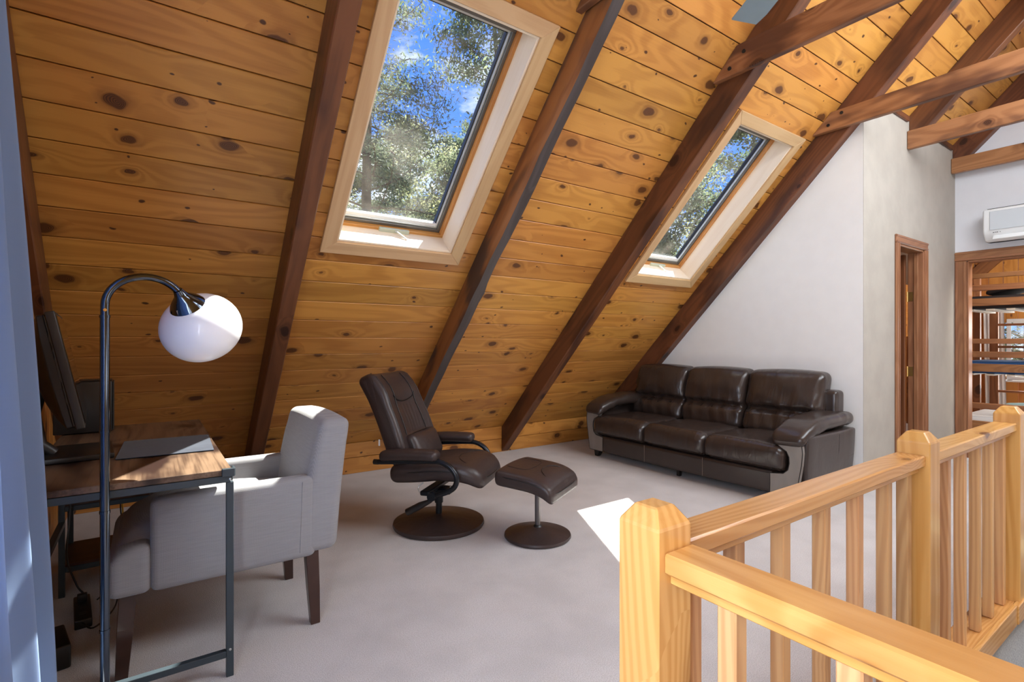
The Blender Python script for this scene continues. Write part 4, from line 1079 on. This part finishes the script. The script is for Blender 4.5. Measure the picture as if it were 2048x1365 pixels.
# ------------------------------------------------------------------ wall air conditioner
ac = empty('air_conditioner', (XF, 1.13, 2.385), 0, 'white wall-mounted air conditioner above the bunk room doorway', 'air conditioner')
def acf(x, y, z):
    if z < -.03 and x < -.08: x += (-.03-z)**2*5.0
    return x, y, z
rbox('body', (-.095, 0, 0), (.094, .395, .158), .02, WHITEP, ac, m=10, k=4, fn=acf)
box('front_panel', (-.196, -.34, -.055), (-.187, .34, .13), ACGREY, ac, .003)
box('top_grille', (-.175, -.36, .157), (-.04, .36, .162), GREYP, ac)
for j in range(8): box('grille_slat', (-.170+.016*j, -.36, .1625), (-.162+.016*j, .36, .166), ACGREY, ac)
M = Matrix.Translation((-.165, 0, -.118)) @ Matrix.Rotation(math.radians(38), 4, 'Y')
bm = bmesh.new(); add_box(bm, (0, 0, 0), (.006, .64, .07), .002); finish(bm, 'louver', WHITEP, ac, M=M)
for j, (dy, w_) in enumerate(((.31, .012), (.295, .008), (.282, .010), (.262, .006))):
    box('lettering', (-.1905, dy-w_/2, -.083), (-.188, dy+w_/2, -.077), GREYP, ac)

# ------------------------------------------------------------------ ceiling fan (one blade shows)
fc = Vector((1.60, .60, 2.50))
fan = empty('ceiling_fan', (fc.x, fc.y, 0), 0, 'ceiling fan with pale grey blade poking in at the top edge', 'ceiling fan')
tube('downrod', [(0, 0, 2.62), (0, 0, ZR-.09)], .013, SILVER, fan, 12)
lathe('motor_housing', [(0, 2.44), (.06, 2.44), (.10, 2.47), (.12, 2.52), (.11, 2.58), (.05, 2.62), (0, 2.625)], SILVER, fan, 30)
lathe('canopy', [(0, 0), (.03, 0), (.07, .05), (.07, .09), (0, .09)], SILVER, fan, 24, M=Matrix.Translation((0, 0, ZR-.17)))
ang0 = math.atan2(1.165-fc.y, 1.957-fc.x)
for j in range(5):
    Mb = Matrix.Rotation(ang0+j*2*PI/5, 4, 'Z')
    bm = bmesh.new(); P_ = [(.17, -.045), (.60, -.06), (.665, -.052), (.64, .06), (.17, .05)]
    A = [bm.verts.new((x, y, 2.497)) for x, y in P_]; B = [bm.verts.new((x, y, 2.503)) for x, y in P_]
    bm.faces.new(A); bm.faces.new(B[::-1])
    for i in range(5): bm.faces.new((A[i], B[i], B[(i+1) % 5], A[(i+1) % 5]))
    finish(bm, 'blade', BLADE, fan, M=Mb)
    bm = bmesh.new(); add_box(bm, (.14, 0, 2.508), (.12, .03, .006), .001); finish(bm, 'blade_arm', SILVER, fan, M=Mb)

# ------------------------------------------------------------------ bunk room
br = tag(bpy.data.objects.new('wall_bunk_room', None), 'orange knotty pine back wall of the bunk room', 'wall', kind='structure'); COL.objects.link(br)
XBK = 10.2; WY0, WY1, WZ0, WZ1 = .9, 1.95, .72, 1.5
y = 3.0
while y > -.6:
    y1 = y-.16
    segs = [(0, 3.0)]
    if y > WY0 and y1 < WY1: segs = [(0, WZ0), (WZ1, 3.0)]
    for a, b in segs: lumber('plank', (XBK+.012, (y+y1)/2, a), (XBK+.012, (y+y1)/2, b), .157, .024, PINE2, br, zhint=(1, 0, 0), bev=.004)
    y = y1
tag(box('wall_bunk_left', (XF+.1, 3.0, 0), (XBK, 3.08, 3.0), PINE2), 'bunk room side wall', kind='structure')
tag(box('wall_bunk_right', (XF+.1, -.7, 0), (XBK, -.62, 3.0), WHITEW), 'bunk room right wall', kind='structure')
wn = empty('window_5', (XBK, 1.42, WZ0), 0, 'bunk room window behind the beds', kind='structure')
for a, b in (((WY0-.05, WZ0-.05), (WY1+.05, WZ0)), ((WY0-.05, WZ1), (WY1+.05, WZ1+.05)), ((WY0-.05, WZ0), (WY0, WZ1)), ((WY1, WZ0), (WY1+.05, WZ1))):
    box('frame', (XBK-.02, a[0], a[1]), (XBK, b[0], b[1]), WHITEP, wn, .003, world=True)
box('pane', (XBK+.03, WY0, WZ0), (XBK+.034, WY1, WZ1), GLASS, wn, world=True)
box('sill', (XBK-.06, WY0-.06, WZ0-.08), (XBK, WY1+.06, WZ0-.052), WHITEP, wn, .004, world=True)
bl = empty('window_blind', (XBK-.04, 1.4, WZ1), 0, 'white blind half drawn over the bunk room window', 'blind')
for j in range(9): box('slat', (-.012, -.48, -.02-.026*j-.006), (.006, .5, -.02-.026*j), BLINDM, bl)
box('head_rail', (-.02, -.5, -.018), (.01, .52, .02), BLINDM, bl)
wc = empty('white_curtain', (XBK-.15, 2.12, 0), 0, 'white curtain hanging beside the bunk room window', 'curtain')
bm = bmesh.new(); rows = []
for j in range(9):
    rows.append([bm.verts.new((XBK-.16+.028*math.sin(i*.9)+.01*(8-j)/8*math.sin(i*.35), 2.0+.0065*i - .004*(8-j), .06+1.68*j/8)) for i in range(36)])
for j in range(8):
    for i in range(35): bm.faces.new((rows[j][i], rows[j][i+1], rows[j+1][i+1], rows[j+1][i]))
finish(bm, 'cloth', WCURT, wc, True, world=True)
tube('curtain_rod', [(XBK-.16, 2.3, 1.76), (XBK-.16, .7, 1.76)], .01, BLACKM, wc, 8, world=True)
bb = empty('bunk_bed', (8.3, 1.2, 0), 0, 'dark timber three-tier bunk bed seen through the doorway', 'bunk bed')
BX0, BX1, BYa, BYb = 7.9, 8.85, -.5, 1.99
def rail(z0, z1, x=BX0): lumber('guard_rail' if z1-z0 < .075 else 'side_rail', (x, BYa, (z0+z1)/2), (x, BYb, (z0+z1)/2), .03, z1-z0, BUNKW, bb, bev=.004)
for z0, z1 in ((1.955, 2.01), (1.81, 1.878), (1.634, 1.72), (1.197, 1.254), (1.038, 1.107), (.874, .965), (.443, .511), (.20, .30)):
    rail(z0, z1)
for z0, z1 in ((1.634, 1.72), (.874, .965), (.20, .30)): rail(z0, z1, BX1)
for z0, z1 in ():
    pass
for x in (BX0, BX1):
    for y in (BYa, BYb+.03): lumber('post', (x, y, 0), (x, y, 2.05), .06, .07, BUNKW, bb)
for zm in (1.60, .85, .19):
    for j in range(14): box('slat', (BX0+.016, -.44+.175*j, zm-.02), (BX1-.016, -.37+.175*j, zm), plain('x', (.6, .5, .38), .6) if (zm == 1.60 and j == 0) else bpy.data.materials['x'], bb, world=True)
def mattress(z0, h, mat, lab):
    o = rbox('mattress', (8.375, .745, z0+h/2), (.455, 1.22, h/2), .03, mat, None, m=4, k=3, puff=(0, 0, .01))
    tag(o, lab, 'mattress', None)
mattress(1.602, .15, DARKB, 'dark brown mattress on the top bunk'); mattress(.852, .14, BLUEB, 'blue mattress on the middle bunk'); mattress(.192, .16, WHITEB, 'white mattress on the bottom bunk')
def pillow(loc, h, mat, lab, rz=0):
    e = rbox('pillow', (0, 0, 0), h, min(h)*.95, mat, None, m=6, k=4, puff=(0, 0, .03), M=Matrix.Translation(loc) @ Matrix.Rotation(rz, 4, 'Z')); tag(e, lab, 'pillow')
pillow((8.3, .95, 1.10), (.24, .5, .055), NAVY, 'navy blue rolled bedding on the middle bunk')
pillow((8.35, 1.4, .43), (.22, .26, .05), AQUA, 'pale aqua pillow on the bottom bunk', .2)
def quilt(x, y, z):
    return x, y, z + .16*max(0, min(1, (1.75-y)/.7))
o = rbox('quilt', (8.35, .8, 1.79), (.36, .95, .025), .02, DARKB, None, m=6, k=2, fn=quilt); tag(o, 'dark brown quilt heaped on the top bunk', 'quilt')
ld = empty('bunk_ladder', (9.6, 1.75, 0), 0, 'brown timber ladder standing in front of the bunk room window', 'ladder')
for y in (1.98, 1.60): lumber('side_post', (9.45, y, 0), (9.45, y, 1.95), .09, .04, BUNKW, ld, zhint=(1, 0, 0))
for j in range(6): lumber('rung', (9.45, 1.625, .25+.3*j), (9.45, 1.935, .25+.3*j), .05, .03, BUNKW, ld)
b2 = empty('second_bunk_bed', (9.3, 2.6, 0), 0, 'light timber bunk end post at the left side of the bunk room', 'bunk bed')
lumber('post', (9.3, 2.22, 0), (9.3, 2.22, 1.3), .07, .05, BUNKW, b2)
lumber('post', (9.3, 2.9, 0), (9.3, 2.9, 1.3), .07, .05, BUNKW, b2)
for z in (.3, .62, .95, 1.25): lumber('rung', (9.3, 2.26, z), (9.3, 2.87, z), .03, .05, BUNKW, b2)
lumber_poly('trim_3', [(XBK-.06, 2.5, 1.95), (XBK-.06, 1.95, 2.5), (XBK-.06, 2.08, 2.6), (XBK-.06, 2.6, 2.08)], (.05, 0, 0), BUNKW, None, (0, -1, 1))['kind'] = 'structure'

# ------------------------------------------------------------------ outside: ground and trees
tag(box('ground', (-60, -60, -3.05), (90, 90, -3.0), GROUND), 'forest floor outside', kind='structure')
def tree(x, y, h, seed, kind, lab, lean=0., zs=.25, dens=1.):
    rg = random.Random(seed); e = empty('pine_tree' if kind == 0 else 'leafy_tree', (x, y, -3), rg.random()*6, lab, 'tree')
    tp = [(lean*(z/h)**1.3 + .12*math.sin(z*.7+seed), .1*math.cos(z*.6+seed), z) for z in [h*j/14 for j in range(15)]]
    r0 = .17*h/12
    tube('trunk', tp, [r0*(1-.9*j/14)+.012 for j in range(15)], BARK, e, 8)
    bb_ = bmesh.new(); V = []; F = []
    def trunk_at(z):
        j = min(13.999, z/h*14); i = int(j); f = j-i; return Vector(tp[i]).lerp(Vector(tp[i+1]), f)
    def leafclump(c, R, n):
        for _ in range(n):
            d = Vector((rg.gauss(0, 1), rg.gauss(0, 1), rg.gauss(0, .55)))*R*.5; p = c+d
            s_ = rg.uniform(.035, .075) if kind == 0 else rg.uniform(.025, .05)
            a = Vector((rg.gauss(0, 1), rg.gauss(0, 1), rg.gauss(0, 1))).normalized(); b = a.orthogonal().normalized()
            wd = .35 if kind == 0 else .7
            i = len(V); V.extend([p-a*s_, p+b*s_*wd, p+a*s_, p-b*s_*wd]); F.append((i, i+1, i+2, i+3))
    z = h*zs
    while z < h*.98:
        t_ = (z-h*zs)/(h*(1-zs)); ln = (h*.25)*(1-t_)**.75*(.6+.5*rg.random())+.3
        if kind == 1: ln = h*.26*math.sin(min(1, t_*.9+.12)*PI)**.7*(.6+.5*rg.random())
        for _ in range(rg.choice((2, 3, 3))):
            az = rg.random()*2*PI; p0 = trunk_at(z); up = rg.uniform(-.05, .4) if kind == 0 else rg.uniform(.3, .9)
            pts = [p0]; dcur = Vector((math.cos(az), math.sin(az), up)).normalized(); seg = ln/5
            for q in range(5):
                dcur = (dcur + Vector((rg.gauss(0, .16), rg.gauss(0, .16), rg.gauss(0, .12)+.02))).normalized(); pts.append(pts[-1]+dcur*seg)
            add_tube(bb_, pts, [max(.006, .035*(1-t_*.6)*(1-q/5.5)) for q in range(6)], 4, cap=False)
            for q in range(2, 6):
                m_ = 2 if kind == 0 else 2
                for _ in range(m_):
                    side = Vector((rg.gauss(0, 1), rg.gauss(0, 1), rg.gauss(0, .3)+.15)).normalized()*rg.uniform(.15, .55)*ln*.4
                    c = pts[q]+side
                    add_tube(bb_, [pts[q], (pts[q]+c)/2+Vector((0, 0, .03)), c], [.012, .008, .004], 3, cap=False)
                    leafclump(c, rg.uniform(.22, .5), int((62 if kind == 0 else 42)*dens))
        z += h*.028
    finish(bb_, 'branches', BARK, e)
    me = bpy.data.meshes.new('foliage'); me.from_pydata([tuple(v) for v in V], [], F); me.materials.append(LEAF if kind == 0 else LEAF2)
    fo = bpy.data.objects.new('foliage', me); COL.objects.link(fo); fo.parent = e; fo['kind'] = 'stuff'
    return e
TREES = [
 (3.9, 11.0, 13.5, 1, 0, 'tall pine at the left edge of the large skylight view', .2),
 (7.5, 11.5, 14.0, 4, 0, 'tall pine at the upper right of the large skylight view', -.2),
 (6.9, 15.5, 11.5, 3, 1, 'thin leafy tree low in the middle of the large skylight', .5),
 (4.9, 16.0, 11.6, 5, 0, 'shorter pine low at the left of the large skylight', 0),
 (9.3, 17.0, 11.8, 6, 0, 'pine low at the right of the large skylight', 0),
 (11.2, 8.6, 11.6, 8, 0, 'pine high at the left of the farther skylight', .3),
 (13.8, 11.0, 12.5, 9, 1, 'leafy tree filling the middle of the farther skylight', 0),
 (15.0, 8.6, 11.5, 12, 0, 'pine at the right of the farther skylight', 0),
 (15.5, 2.6, 9.5, 15, 0, 'pine outside the bunk room window', 0),
]
for t_ in TREES: tree(t_[0], t_[1], t_[2], t_[3], t_[4], t_[5], t_[6])

# trims and seams belong to the cushion they are sewn on
def nearest_part(thing_, names=('seam', 'piping', 'gather', 'stitching'), soft=('seat', 'backrest', 'arm', 'armrest', 'seat_base', 'seat_front', 'seat_cushion', 'lumbar_cushion', 'cushion', 'back_cushion', 'arm_pad', 'side_panel', 'arm_front_panel', 'base')):
    kids = [o for o in COL.objects if o.parent == thing_]
    softs = [(o, [o.matrix_basis @ v.co for v in list(o.data.vertices)[::5]]) for o in kids if o.name.split('.')[0] in soft]
    for o in kids:
        if o.name.split('.')[0] in names:
            n_ = len(o.data.vertices); ps = [o.matrix_basis @ o.data.vertices[i].co for i in (0, n_//3, n_//2, n_-1)]
            best = min(softs, key=lambda t: sum(min((p-q).length_squared for q in t[1]) for p in ps))[0]
            M_ = best.matrix_basis.inverted() @ o.matrix_basis; o.parent = best; o.matrix_basis = M_
for t_ in (ch, rc, ot, sf): nearest_part(t_)
